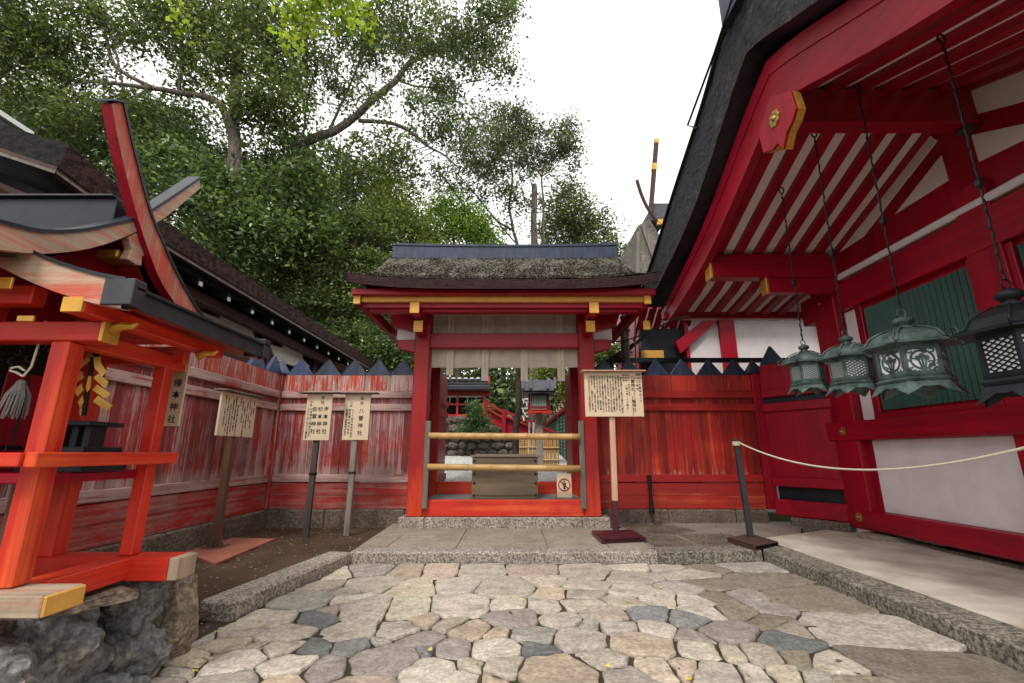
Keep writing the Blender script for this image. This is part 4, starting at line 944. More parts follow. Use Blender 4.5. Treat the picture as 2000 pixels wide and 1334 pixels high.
# ------------------------------------------------------------------ small shrine on the left
YA, YB, SX = 2.30, 2.97, -2.32
sh = T('small_shrine', 'small bright red shrine on a rock base with crossed roof finials, far left', 'shrine', (-3., 2.63, .56))
def post(x, y, z0, z1, w=.098, name='post', mat='fresh_Z'):
    mb = MB(); mb.box(x-w/2, x+w/2, y-w/2, y+w/2, z0, z1); mb.build(name, mat, sh, bevel=.006)
post(SX, YA, .705, 1.86, .096); post(SX, YB, .705, 1.86, .078); post(-2.80, YB, .70, 2.1, .105, 'body_post'); post(-2.80, YA, .70, 2.1, .11, 'body_post')
def bx(name, mat, a, b, bev=.006):
    mb = MB(); mb.box(*sorted((a[0], b[0])), *sorted((a[1], b[1])), *sorted((a[2], b[2]))); return mb.build(name, mat, sh, bevel=bev)
bx('sill_beam', 'fresh_Y', (SX-.075, YA+.10, .585), (SX+.075, YB-.075, .70))
bx('sill_beam', 'fresh_X', (-4.3, YB-.085, .575), (-2.02, YB+.085, .703)); bx('sill_beam', 'weathered_X', (-4.3, 2.16, .61), (-2.03, 2.36, .70))
bx('beam_end', 'beige_wood', (-2.018, YB-.083, .577), (-1.96, YB+.083, .701)); bx('beam_end', 'yellow_paint', (-2.029, 2.162, .612), (-2.015, 2.358, .698))
bx('spare_beam', 'weathered_X', (-2.6, 3.14, .57), (-2.12, 3.27, .66))
bx('railing', 'fresh_Y', (SX+.057, 2.16, 1.235), (SX+.115, 3.08, 1.305)); bx('railing', 'fresh_X', (-4.2, 2.14, 1.238), (SX+.056, 2.20, 1.303))
bx('veranda_floor', 'red_X', (-4.2, 2.36, 1.15), (SX-.02, YB+.05, 1.20))
# leaning natural board (step stringer)
bx('rear_prop', 'beige_wood', (-3.55, 3.35, .5), (-3.44, 3.45, 1.6))
# head beams and gold noses
bx('head_beam', 'fresh_X', (-4.3, YA-.05, 1.862), (-2.13, YA+.05, 1.965)); bx('head_beam', 'fresh_Y', (SX-.045, YA+.051, 1.85), (SX+.045, 3.1, 1.94))
bx('canopy_purlin', 'fresh_Y', (-2.19, 2.1, 1.967), (-2.09, 3.2, 2.04)); bx('upper_beam', 'fresh_X', (-4.3, 2.18, 2.04), (-2.45, 2.26, 2.14))
for a, b in (((-2.129, YA-.052, 1.86), (-2.11, YA+.052, 1.967)), ((SX-.047, 3.1, 1.848), (SX+.047, 3.115, 1.942)), ((-2.19, 2.085, 1.965), (-2.09, 2.099, 2.042)), ((-2.56, 2.1, 2.09), (-2.48, 2.115, 2.15)), ((-2.44, 2.13, 1.93), (-2.36, 2.145, 1.96))):
    bx('gold_cap', 'gold', a, b, .003)
for y, s in ((YA, -1), (YB, 1)):   # curled gold noses
    mb = MB(); X = -2.11; pts_ = [(X, y+.0, 1.93), (X+.05, y, 1.955), (X+.10, y, 1.95), (X+.13, y, 1.97)]; mb.tube(pts_, [.03, .022, .016, .008], 7); mb.build('gilt_curl', 'gold', sh, smooth=True)
bx('lintel_board', 'fresh_X', (-4.3, YB+.0, 1.88), (-2.2, YB+.04, 2.0)); bx('eave_soffit', 'red_X', (-4.3, 2.28, 2.3), (-2.6, 3.0, 2.33))
# body: dark inner walls with panels
bx('body', 'red_Z', (-4.3, 2.40, 1.2), (-2.92, 2.90, 2.45)); bx('door_frame', 'brown_wood', (-3.6, 2.385, 1.22), (-2.94, 2.399, 1.86)); bx('door', 'red_Z', (-3.35, 2.37, 1.24), (-3.0, 2.384, 1.72))
for z, y in ((1.21, 2.375), (1.84, 2.375)): bx('ornament_band', 'shutter_green', (-3.7, 2.366, z), (-2.93, 2.375, z+.05))
mb = MB(); rr = random.Random(5)
for i in range(40):
    x, z = rr.uniform(-3.6, -2.95), rr.choice((rr.uniform(1.74, 1.84), rr.uniform(1.21, 1.26))); a0 = rr.random()*6; pts_ = [Vector((x, 2.364, z))]
    for j in range(5): pts_.append(pts_[-1]+Vector((.018*math.cos(a0), 0, .018*math.sin(a0)))); a0 += .7
    mb.tube(pts_, .004, 4)
mb.build('carved_scroll', 'far_roof', sh)
bx('carved_panel', 'dark_wood', (-2.918, 2.42, 1.32), (-2.905, 2.88, 1.98)); bx('inner_door', 'red_Z', (-2.904, 2.56, 1.34), (-2.895, 2.80, 1.76)); bx('door_strip', 'brown_wood', (-2.894, 2.67, 1.34), (-2.889, 2.69, 1.76)); bx('panel_sill', 'red_X', (-2.93, 2.38, 1.20), (-2.88, 2.93, 1.318))
mb = MB()
for i in range(46):
    y, z = rr.uniform(2.45, 2.86), rr.choice((rr.uniform(1.79, 1.95), rr.uniform(1.33, 1.37), rr.uniform(1.79, 1.95)))
    if i % 4 == 0: y, z = rr.choice((2.47, 2.85)), rr.uniform(1.35, 1.9)
    a0 = rr.random()*6; pts_ = [Vector((-2.9, y, z))]
    for j in range(5): pts_.append(pts_[-1]+Vector((0, .014*math.cos(a0), .014*math.sin(a0)))); a0 += .8
    mb.tube(pts_, .0045, 4)
mb.build('carved_scroll', 'bronze', sh)
# tassel on white cord
mb = MB(); c = PY(45, 735, 2.33); mb.tube([c+Vector((.045, 0, .3)), c+Vector((.03, 0, .05)), c], .006, 5); mb.tube([c+Vector((.0, 0, .03)), c+Vector((-.03, -.005, .05)), c+Vector((-.07, 0, .045)), c+Vector((-.075, 0, .03)), c+Vector((-.04, 0, .02)), c], .006, 5)
mb.build('cord', 'rope', sh)
mb = MB(); 
for i in range(26):
    a = i*2.4; r = .02+.008*(i % 4); mb.tube([c+Vector((.008*math.cos(a), .008*math.sin(a), -.03)), c+Vector((r*math.cos(a), r*math.sin(a), -.1)), c+Vector((r*1.3*math.cos(a)-.01, r*1.3*math.sin(a), -.2-.01*(i % 3)))], [.007, .006, .003], 4)
mb.lathe([(.02, -.05), (.022, -.035), (.012, -.02)], 8, c); mb.build('tassel', 'tassel', sh)
# canopy roof toward the path
cp = smoothpath([(-3.0, 0, 2.50), (-2.7, 0, 2.33), (-2.35, 0, 2.165), (-2.08, 0, 2.075), (-1.9, 0, 2.04)], 3)
mb = MB(); mb.grid([[Vector((p.x, y, p.z+.05)) for p in cp] for y in (2.1, 3.36)]); mb.grid([[Vector((p.x, y, p.z+.0)) for p in cp] for y in (2.1, 3.36)]); mb.build('canopy_roof', 'black_metal', sh)
bx('canopy_eave', 'grey_metal', (-1.9, 2.12, 2.0), (-1.87, 3.34, 2.085), .003); bx('canopy_eave_lip', 'black_metal', (-1.91, 2.1, 2.086), (-1.85, 3.36, 2.10), .002)
mb = MB(); mb.grid([[Vector((p.x, y, p.z-.012)) for p in cp] for y in (2.16, 3.3)]); mb.build('canopy_soffit', 'fresh_X', sh)
for y in (2.09, 3.30):
    mb = MB(); up_ = [Vector((p.x, y, p.z+.09)) for p in cp]; lo_ = [Vector((p.x, y, p.z-.055)) for p in cp]; e = Vector((0, .055, 0))
    mb.grid([up_, lo_]); mb.grid([lo_, [p+e for p in lo_]]); mb.grid([[p+e for p in lo_], [p+e for p in up_]]); mb.grid([[p+e for p in up_], up_]); mb.build('curved_verge', 'weathered_X', sh)
    mb = MB(); mb.grid([[p+Vector((0, -.01, .012)) for p in up_], [p+e+Vector((0, .01, .012)) for p in up_]]); mb.grid([[p+Vector((0, -.01, .012)) for p in up_], [p+Vector((0, -.01, -.005)) for p in up_]]); mb.build('verge_cover', 'black_metal', sh)
    bx('end_box', 'grey_metal', (-2.0, y-.012, 2.0), (-1.85, y+.068, 2.135), .004)
# main gable roof: ridge runs back from the path
GXp = -2.39; RYm = 2.63
def pol(pts, X): return [PX(400*0+x_*.3972, 150+y_*.3972, X) for x_, y_ in pts]
b1u = [(0, 715), (200, 760), (400, 755), (550, 725), (680, 690), (800, 620), (980, 498)]; b1l = [(0, 850), (200, 870), (400, 852), (550, 812), (690, 752), (815, 690), (987, 545)]
U = smoothpath(pol(b1u, GXp), 3); Lw = smoothpath(pol(b1l, GXp), 3)
ext = lambda A: [A[0]+(A[0]-A[1])*2.5]+A
def bentboard(U, L, th, name, mat, cover=True, dx=0., edge=None):
    U = [p+Vector((dx, 0, 0)) for p in U]; L = [p+Vector((dx, 0, 0)) for p in L]; e = Vector((-th, 0, 0))
    mb = MB(); mb.grid([U, L])
    if edge: mb.build(name, mat, sh); mb = MB(); name += '_edge'; mat = edge
    mb.grid([L, [p+e for p in L]]); mb.grid([[p+e for p in L], [p+e for p in U]]); mb.grid([[p+e for p in U], U])
    for k in (0, -1): mb.add([U[k], L[k], L[k]+e, U[k]+e], [(0, 1, 2, 3)])
    mb.build(name, mat, sh)
    if cover:
        nrm = [(u_-l_).normalized()*.012 for u_, l_ in zip(U, L)]; mb = MB(); A = [u_+n_+Vector((.012, 0, 0)) for u_, n_ in zip(U, nrm)]; B = [p+Vector((-th-.024, 0, 0)) for p in A]
        mb.grid([A, B]); mb.grid([A, [p-n_*1.6 for p, n_ in zip(A, nrm)]]); mb.grid([B, [p-n_*1.6 for p, n_ in zip(B, nrm)]]); mb.build(name+'_cover', 'black_metal', sh)
bentboard(ext(U), ext(Lw), .075, 'verge_board', 'weathered_Y')
b2l = [(550, 132), (580, 300), (625, 500), (680, 700), (740, 880), (800, 1020), (900, 1160), (1030, 1262)]; b2r = [(602, 124), (640, 300), (690, 500), (735, 665), (790, 800), (862, 960), (952, 1120), (1046, 1248)]
U2 = smoothpath(pol(b2r, GXp+.035), 3); L2 = smoothpath(pol(b2l, GXp+.035), 3); bentboard(U2, L2, .065, 'verge_board', 'weathered_Z', edge='red_Z')
tp = L2[0]; mb = MB(); a_, b_ = U2[0], L2[0]; mb.prism([a_+Vector((.02, .01, .004)), b_+Vector((.02, -.02, .004)), b_+Vector((-.09, -.02, .004)), a_+Vector((-.09, .01, .004))], (0, 0, .012)); mb.build('finial_cap', 'cap_metal', sh)
# roof slopes behind the boards (mirror of each board's curve)
slope = [(2.63, 2.80), (2.35, 2.50), (2.05, 2.33), (1.75, 2.25)]; slope2 = [(2.63, 2.80), (2.85, 2.52), (3.12, 2.33), (3.5, 2.24)]
for tab in (slope, slope2):
    sp = smoothpath([(0, y, z) for y, z in tab], 3)
    mb = MB(); mb.grid([[Vector((X, p.y, p.z-.02)) for p in sp] for X in (GXp-.07, -4.7)]); mb.build('roof', 'black_metal', sh)
    mb = MB(); mb.grid([[Vector((X, p.y, p.z-.10)) for p in sp] for X in (GXp-.08, -4.7)]); mb.build('roof_soffit', 'fresh_X', sh)
mb = MB(); mb.prism([(-2.62, 2.0, 2.2), (-2.62, 3.3, 2.2), (-2.62, 2.63, 2.68)], (-.05, 0, 0)); mb.build('gable_infill', 'red_Y', sh)
zr0, zr1 = PY(130, 440, RYm).z, PY(130, 402, RYm).z
bx('ridge_box', 'black_metal', (-4.7, RYm-.09, zr0-.06), (GXp-.09, RYm+.09, zr1), .004); bx('ridge_cover', 'grey_metal', (-4.7, RYm-.12, zr1+.001), (GXp-.10, RYm+.12, zr1+.014), .002)
pend = [(632, 790), (690, 755), (715, 800), (728, 860), (700, 885), (698, 930), (672, 925), (625, 895), (648, 850)]
mb = MB(); mb.prism(pol(pend, GXp-.005), (-.05, 0, 0)); mb.build('gable_pendant', 'weathered_Y', sh, bevel=.003)
q = PX(242, 500, GXp-.1); mb = MB(); mb.prism([q+Vector((0, -.05, -.03)), q+Vector((0, .08, -.03)), q+Vector((0, .08, .03)), q+Vector((0, -.05, .03))], (-.2, 0, 0)); mb.build('gold_cap', 'gold', sh, bevel=.01)
# black offering stand and gold paper streamers on it
st = T('offering_stand', 'black lacquered offering stand on the small shrine veranda', 'stand', (-2.47, 2.64, 1.2))
for x0, x1, y0, y1, z0, z1 in ((-2.66, -2.30, 2.5, 2.8, 1.201, 1.30), (-2.64, -2.33, 2.52, 2.78, 1.301, 1.335), (-2.60, -2.34, 2.53, 2.77, 1.45, 1.475)):
    mb = MB(); mb.box(x0, x1, y0, y1, z0, z1); mb.build('tray', 'black_metal', st, bevel=.004)
for x in (-2.56, -2.47, -2.40): mb = MB(); mb.box(x-.018, x+.018, 2.6, 2.7, 1.336, 1.449); mb.build('leg', 'black_metal', st)
gh = T('paper_streamers', 'folded gold zigzag paper streamers standing on the black stand', 'shrine ornament', (-2.47, 2.6, 1.476))
YG = 2.58; g_ = lambda x_, y_, k=0: PY(x_*.195, 640+y_*.195, YG+k)
for i, q in enumerate(([(880, 200), (1005, 200), (1000, 290), (860, 290)], [(870, 210), (900, 330), (760, 440), (730, 430), (740, 370), (850, 310)], [(820, 430), (840, 500), (745, 560), (722, 510)], [(815, 555), (835, 620), (775, 690), (738, 630)], [(825, 680), (838, 740), (800, 810), (780, 740)], [(800, 780), (850, 785), (835, 880), (792, 878)],
                      [(930, 260), (1000, 260), (1010, 350), (1068, 440), (1020, 490), (945, 400)], [(935, 500), (985, 460), (1085, 540), (1060, 600), (1035, 600)], [(925, 625), (970, 570), (1105, 655), (1060, 715)], [(932, 740), (980, 680), (1125, 775), (1070, 835)], [(885, 480), (915, 490), (905, 600), (870, 645), (855, 610)])):
    mb = MB(); P_ = [g_(x_, y_, .012*(i % 3)) for x_, y_ in q]; mb.prism(P_, (0, .004, 0)); mb.build('paper_fold', 'gold_paper', gh)
mb = MB(); mb.tube([g_(940, 250, .03), g_(840, 880, .03)], .012, 6); mb.build('stick', 'dark_wood', gh)
# vertical name plaque hung behind the post
pq = T('name_plaque', 'narrow vertical wooden plaque with shrine name hanging beside the red post', 'plaque', PY(345, 830, 3.3))
p0, p1 = PY(327, 832, 3.3), PY(365, 722, 3.3); w_ = PY(352, 780, 3.3).x-PY(324, 780, 3.3).x
fr = frame((PY(341, 780, 3.3).x+.005, 3.3, p0.z), (1, 0, 0)); mb = MB(fr); hh = p1.z-p0.z+.25; mb.box(-w_/2, w_/2, 0, .02, 0, hh); mb.build('board', 'board_face', pq, bevel=.002)
lettering([('椿本神社', .0, .345, .062, .088), ('末社', .0, .475, .04, .05)], fr, pq)
mb = MB(fr); mb.box(-.10, -.06, -.05, -.03, .22, .48); mb.build('old_strip', 'dark_wood', pq)
# ------------------------------------------------------------------ boulders under the small shrine
def boulder(name, label, c, size, mat, seed, rot=0., n=4, amp=.16, boxy=.55, parent=None):
    bm = bmesh.new(); bmesh.ops.create_icosphere(bm, subdivisions=n, radius=1.)
    rr = random.Random(seed); planes = []
    for _ in range(26):
        d = Vector((rr.gauss(0, 1), rr.gauss(0, 1), rr.gauss(0, 1))).normalized(); planes.append((d, rr.uniform(.62, .9)))
    M3 = Matrix.Rotation(rot, 3, 'Z')
    for v in bm.verts:
        p = v.co.copy()
        m_ = max(abs(p.x), abs(p.y), abs(p.z)); p = p.lerp(p/m_*.86, boxy)
        for d, k in planes:
            q_ = p.dot(d)
            if q_ > k: p -= d*(q_-k)
        nz = mnoise.fractal(p*1.7+Vector((seed, 0, 0)), .9, 2.1, 5)*amp+(.5-abs(mnoise.noise(p*3.1+Vector((0, seed, 0)))))*amp*.5
        p += p.normalized()*(nz+.045*mnoise.ridged_multi_fractal(p*3.3+Vector((0, 0, seed)), 1., 2.2, 4, 1., 2.)-.05)
        p = M3 @ Vector((p.x*size[0], p.y*size[1], p.z*size[2]))*(1.24 if mat == 'slate_rock' else 1.05); v.co = p
    me = bpy.data.meshes.new(name); bm.to_mesh(me); bm.free(); me.materials.append(M[mat])
    me.shade_smooth(); me.set_sharp_from_angle(angle=R(17)) if hasattr(me, 'set_sharp_from_angle') else None
    o = bpy.data.objects.new(name, me); COL.objects.link(o); o.location = c
    if parent is not None: o.parent = parent; o.location = Vector(c)-ORG_OF[parent]
    else: tag(o, label, 'rock', 'rocks of the shrine base')
    return o
boulder('base_rock', 'squared tan corner stone at the right end of the dark rock base', (-2.27, 3.36, .24), (.20, .19, .35), 'tan_rock', 3, .1, 5, .05, .9)
boulder('base_rock', 'large dark slate boulder in the middle of the rock base', (-2.45, 2.66, .27), (.30, .31, .27), 'slate_rock', 11, .05, 5, .2, .7)
boulder('base_rock', 'dark slate rock tucked beside the tan corner stone', (-2.36, 3.05, .40), (.24, .13, .18), 'slate_rock', 21, -.1, 5, .16, .7)
boulder('base_rock', 'dark rounded boulder at the lower left corner of the photo', (-2.42, 2.17, .27), (.32, .24, .24), 'slate_rock', 31, .3, 5, .16)
boulder('base_rock', 'small dark wedge stone low between the slate boulders', (-2.28, 3.05, .12), (.2, .12, .15), 'slate_rock', 41, .3, 4, .2)
boulder('base_rock', 'small dark stone at the foot of the largest slate boulder', (-2.28, 2.5, .03), (.2, .25, .13), 'slate_rock', 51, .7, 4, .2)
boulder('base_rock', 'low dark stone at the bottom edge under the slate boulders', (-2.3, 2.85, -.02), (.2, .18, .16), 'slate_rock', 71, .2, 5, .2)
boulder('base_rock', 'pale brown flat stone wedged under the red sill beam', (-2.34, 2.80, .515), (.22, .27, .045), 'tan_rock', 61, .05, 5, .12)
mb = MB(); mb.box(-4.38, -2.45, .5, 3.5, -.05, .5); mb.build('shrine_mound', 'base_stone', None, kind='structure')
# ------------------------------------------------------------------ dark bark-roofed building at back left
lb = T('bark_roof_hall', 'long dark timber hall with thick bark roof behind the left fence', 'building', (-7.5, 10, 0))
K = 5.0; Y0, Y1 = 4.42, 16.2
def lbx(name, mat, x0, x1, y0, y1, z0, z1, bev=0.): mb = MB(); mb.box(min(x0, x1), max(x0, x1), y0, y1, z0, z1); return mb.build(name, mat, lb, bevel=bev)
nY = 40; top_, bot_, topr, botr = [], [], [], []
for i in range(nY+1):
    y = lerp(Y0, Y1, i/nY); up_ = .14*max(0, 1-(y-Y0)/2.)**2; j_ = .02*mnoise.noise(Vector((y*4, 0, 0)))
    top_.append(Vector((-K, y, 4.54+up_+j_))); bot_.append(Vector((-K-.06, y, 4.28+up_*.8)))
    topr.append(Vector((-9.5, y, 6.55+up_))); botr.append(Vector((-9.5, y, 6.26+up_)))
mb = MB(); mid_ = [p.lerp(q, .5)+Vector((-.5, 0, -.10)) for p, q in zip(top_, topr)]; mb.grid([top_, mid_, topr]); mb.build('roof', 'thatch', lb, smooth=True)
mb = MB(); mb.grid([top_, [p.lerp(q, .5)+Vector((.01*mnoise.noise(p*9), 0, 0)) for p, q in zip(top_, bot_)], bot_]); mb.build('roof_edge', 'bark_edge_brown', lb, smooth=True)
mb = MB(); mb.grid([[top_[0], mid_[0], topr[0]], [bot_[0], mid_[0]+Vector((0, 0, -.26)), botr[0]]]); mb.build('roof_verge', 'bark_verge', lb); mb = MB(); mb.grid([[top_[-1], mid_[-1], topr[-1]], [bot_[-1], mid_[-1]+Vector((0, 0, -.26)), botr[-1]]]); mb.build('roof_verge', 'bark_verge', lb)
mb = MB(); mb.grid([bot_, [p+Vector((0, 0, -.26)) for p in mid_], botr]); mb.build('soffit', 'dark_wood', lb)
mb = MB(); e1 = [p+Vector((-.02, 0, 0)) for p in bot_]; e2 = [p+Vector((0, 0, -.05)) for p in e1]; mb.grid([e1, e2]); mb.grid([e2, [p+Vector((-.1, 0, 0)) for p in e2]]); mb.grid([[bot_[0]+Vector((0, -.01, 0)), mid_[0]+Vector((0, -.01, -.26))], [bot_[0]+Vector((0, -.01, -.05)), mid_[0]+Vector((0, -.01, -.31))]]); mb.build('eave_board', 'brown_wood', lb)
y = 4.8; 
while y < 16:
    mb = MB(); mb.beam((-5.25, y, 4.10), (-7.2, y, 4.95), .12, .13); mb.build('rafter', 'dark_wood', lb)
    mb = MB(); mb.box(-5.245, -5.23, y-.04, y+.04, 4.03, 4.10); mb.build('rafter_end', 'plaster', lb); y += .78
lbx('wall', 'dark_wood', -6.3, -6.2, 3.9, 16, 0, 4.6); lbx('purlin', 'brown_wood', -5.75, -5.6, 3.8, 16.1, 3.93, 4.12); lbx('wall_beam', 'brown_wood', -6.2, -6.05, 3.9, 16, 3.2, 3.42)
lbx('hall_core', 'dark_wood', -12, -6.5, 4.6, 16, 0, 4.4)
for poly in ([(330, 575), (400, 611), (432, 623), (431, 612), (492, 642), (498, 660), (517, 675), (517, 683), (460, 668), (400, 650), (340, 620)], [(527, 672), (553, 680), (553, 670), (589, 688), (592, 702), (605, 716), (600, 722), (540, 705)]):
    mb = MB(); mb.prism([PX(u, v, -5.95) for u, v in poly], (-.04, 0, 0)); mb.build('plaster_panel', 'plaster_dim', lb)
for yy_ in (5.6, 8.2, 10.8, 13.4): lbx('post', 'brown_wood', -6.15, -5.98, yy_, yy_+.2, 0, 4.2)
lbx_ = MB()
lbx_.grid([[p+Vector((-.002, -.014, -.05)) for p in (bot_[0], mid_[0]+Vector((0, 0, -.26)))], [p+Vector((-.002, -.014, -.085)) for p in (bot_[0], mid_[0]+Vector((0, 0, -.26)))]]); lbx_.grid([[p+Vector((.004, 0, -.05)) for p in bot_], [p+Vector((.0, 0, -.075)) for p in bot_]]); lbx_.build('shingle_course', 'grey_wood', lb)
mb = MB(); mb.beam((-5.3, 4.7, 4.0), (-7.5, 4.7, 4.9), .14, .16); mb.build('gable_beam', 'brown_wood', lb); mb = MB(); mb.beam((-5.75, 4.8, 3.7), (-5.45, 4.8, 4.15), .12, .12); mb.build('strut', 'brown_wood', lb)
fr_ = T('distant_hall', 'pale edge of a far grey roof peeping in at the left edge of the photo', 'building', (-12.5, 8.5, 5))
mb = MB(); mb.prism([PX(u, v, -12) for u, v in ((-60, 185), (0, 222), (60, 262), (40, 330), (-60, 330))], (-1.5, 0, 0)); mb.build('roof_slope', 'far_roof', fr_)
mb = MB(); mb.beam(PX(-60, 183, -11.95), PX(62, 262, -11.95), .1, .12); mb.build('white_verge', 'snow_white', fr_)
mb = MB(); mb.prism([PX(u, v, -12.1) for u, v in ((-60, 325), (40, 325), (40, 700), (-60, 700))], (-1.2, 0, 0)); mb.build('wall', 'dark_wood', fr_)
# ------------------------------------------------------------------ halls behind the right fence
rb = T('white_walled_hall', 'red-framed hall with white wall panels behind the right fence', 'building', (6, 12, 0))
def rbx(name, mat, x0, x1, y0, y1, z0, z1, bev=0.): mb = MB(); mb.box(x0, x1, y0, y1, z0, z1); return mb.build(name, mat, rb, bevel=bev)
Yb = 11.; pz = lambda v: PY(1450, v, Yb).z; px = lambda u, v=670: PY(u, v, Yb).x
rbx('wall', 'plaster', px(1338), 9.5, Yb+.05, Yb+.3, 0, pz(622)); rbx('top_beam', 'black_metal', px(1325), 9.5, Yb-.02, Yb+.2, pz(622), pz(606)); rbx('lower_rail', 'black_metal', px(1180, 712), 9.5, Yb-1.3, Yb-1.2, pz(718)-.12, pz(712)-.1)
for u0, u1 in ((1338, 1345), (1407, 1437), (1603, 1640)): rbx('post', 'red_Z', px(u0), px(u1), Yb-.05, Yb+.1, 0, pz(622), .01)
mb = MB(); mb.prism([PY(1320, 668, Yb-.1), PY(1378, 622, Yb-.1), PY(1405, 622, Yb-.1), PY(1330, 690, Yb-.1)], (0, .12, 0)); mb.build('brace', 'red_X', rb)
rbx('lower_wall', 'plaster', px(1345), 9.5, Yb+.02, Yb+.04, 0, pz(700))
mb = MB(); mb.grid([[Vector((px(1238), Yb-.6, pz(610)+.1)), Vector((9.5, Yb-.6, pz(610)+.1))], [Vector((px(1238), Yb+2.5, pz(610)+1.8)), Vector((9.5, Yb+2.5, pz(610)+1.8))]]); mb.build('roof', 'bark_dark', rb)
for i in range(7):
    mb = MB(); x = PY(1252+i*17, 640, Yb-.3).x; mb.beam((x, Yb-.5, pz(612)), (x+.05, Yb+.6, pz(612)-.55), .07, .1); mb.build('rafter', 'red_Y', rb)
rbx('gallery_beam', 'yellow_paint', px(1248), px(1292), Yb-.1, Yb+.1, pz(708), pz(686)); rbx('gallery_wall', 'black_metal', px(1255), px(1338), Yb+.1, Yb+.3, 0, pz(640))
rbx('gold_nose', 'gold', px(1256), px(1268), Yb-.2, Yb-.1, pz(648), pz(630), .01)
# shrine roof with crossed finials, high up behind
fs = T('finial_roof_shrine', 'distant bark-roofed shrine with tall crossed finials above the hall eave', 'shrine', (4.8, 13, 0))
Yf = 13.; f3 = lambda u, v, dy=0.: PY(u, v, Yf+dy)
mb = MB(); mb.prism([f3(1246, 440), f3(1268, 428), f3(1295, 470), f3(1330, 560), f3(1246, 560)], (0, 3, 0)); mb.build('roof', 'thatch_far', fs)
mb = MB(); mb.prism([f3(1243, 455, -.1), f3(1249, 450, -.1), f3(1251, 560, -.1), f3(1243, 560, -.1)], (0, .2, 0)); mb.prism([f3(1252, 440, -.1), f3(1262, 436, -.1), f3(1290, 520, -.1), f3(1280, 520, -.1)], (0, .2, 0)); mb.build('verge_board', 'grey_wood', fs)
mb = MB(); mb.prism([f3(1276, 397), f3(1306, 397), f3(1300, 432), f3(1272, 430)], (0, 3, 0)); mb.build('ridge_box', 'far_roof', fs)
mb = MB(); mb.prism([f3(1279, 276, -.15), f3(1287, 276, -.15), f3(1276, 412, -.15), f3(1268, 412, -.15)], (0, .12, 0)); mb.build('roof_finial', 'brown_wood', fs)
mb = MB(); mb.prism([f3(1279, 270, -.16), f3(1287, 270, -.16), f3(1287, 278, -.16), f3(1279, 278, -.16)], (0, .14, 0)); mb.prism([f3(1275, 318, -.16), f3(1284, 318, -.16), f3(1283, 330, -.16), f3(1274, 330, -.16)], (0, .14, 0)); mb.build('gold_cap', 'gold', fs)
mb = MB(); A = smoothpath([f3(1244, 352, -.3), f3(1252, 378, -.3), f3(1264, 405, -.3), f3(1280, 428, -.3), f3(1292, 440, -.3)], 3); mb.tube(A, .06, 4); mb.build('roof_finial', 'brown_wood', fs)
mb = MB(); mb.prism([f3(1285, 428, -.35), f3(1295, 428, -.35), f3(1293, 438, -.35), f3(1284, 438, -.35)], (0, .1, 0)); mb.build('gold_cap', 'gold', fs)
mb = MB(); mb.prism([f3(1246, 560), f3(1330, 560), f3(1345, 900), f3(1250, 900)], (0, 3, 0)); mb.build('body', 'red_Z', fs)
# rain pipe with cable
pp_ = T('rain_pipe', 'brown metal rain pipe with curved elbow beside the gate roof', 'pipe', (2.4, 9.3, 0))
mb = MB(); p = [PY(u, v, 9.3) for u, v in ((1240, 560), (1236, 590), (1222, 612), (1221, 640), (1222, 700))]+[Vector((2.38, 9.3, 0))]; mb.tube(smoothpath(p, 3), .09, 10); mb.build('pipe', 'pipe_metal', pp_, smooth=True)
mb = MB()
for v in (622, 648): c = PY(1221, v, 9.3); mb.lathe([(.1, 0), (.112, .01), (.112, .04), (.1, .05)], 12, c)
mb.build('pipe_clamp', 'grey_metal', pp_)
mb = MB(); mb.tube([PY(u, v, 9.1) for u, v in ((1241, 616), (1240, 660), (1243, 720))], .015, 5); mb.build('thin_conduit', 'grey_metal', pp_)
mb = MB(); mb.tube(smoothpath([PY(1190, 668, 8.9), PY(1225, 664, 8.9), PY(1270, 647, 8.6), PY(1310, 628, 8.2), PX(1345, 618, 3.2), PX(1440, 616, 4.2)], 4), .014, 5); o = mb.build('cable', 'iron', smooth=True); tag(o, 'black cable curving from the gate roof to the right hall', 'cable')
# ------------------------------------------------------------------ court seen through the gate
sheet('gravel_court', [(-3.2, 9.6), (2.2, 9.6), (3.0, 24), (-5, 24)], .7, 'white_gravel')
gc = bpy.data.objects['gravel_court']
for v in gc.data.vertices: v.co.z = .66 if v.co.y < 12 else 1.9
D = 16.; B = lambda u, v, Y=D: PY(u, v, Y)
def rockwall(name, label, poly_uv, Y, rows, mat, seed, depth=.5):
    """dry stone wall: every stone a lump, all in one mesh"""
    rr = random.Random(seed); us = [p[0] for p in poly_uv]; vs = [p[1] for p in poly_uv]
    a, b = B(min(us), max(vs), Y), B(max(us), min(vs), Y); mb = MB(); z = a.z-.3; h = (b.z-a.z+.3)/rows
    mb.box(a.x, b.x, Y+.12, Y+depth, a.z-.6, b.z-.03)
    for r in range(rows):
        x = a.x-rr.random()*.2
        while x < b.x:
            w = h*rr.uniform(.9, 2.0); cx, cz = x+w/2, z+h/2; n = rr.randint(5, 7); ring = []
            for k in range(n):
                an = 2*math.pi*k/n+rr.uniform(-.2, .2); ring.append((cx+w*.53*math.cos(an)*rr.uniform(.9, 1.1), cz+h*.55*math.sin(an)*rr.uniform(.9, 1.1)))
            mb.grid([[Vector((cx+(p-cx)*k, Y+dy, cz+(q-cz)*k)) for p, q in ring+ring[:1]] for k, dy in ((1., .2), (1., .05), (.8, -.03), (.35, -.06-rr.random()*.04))])
            mb.add([Vector((cx+(p-cx)*.35, Y-.07, cz+(q-cz)*.35)) for p, q in ring], [tuple(range(n))]); x += w
        z += h
    o = mb.build(name, mat); tag(o, label, 'wall'); return o
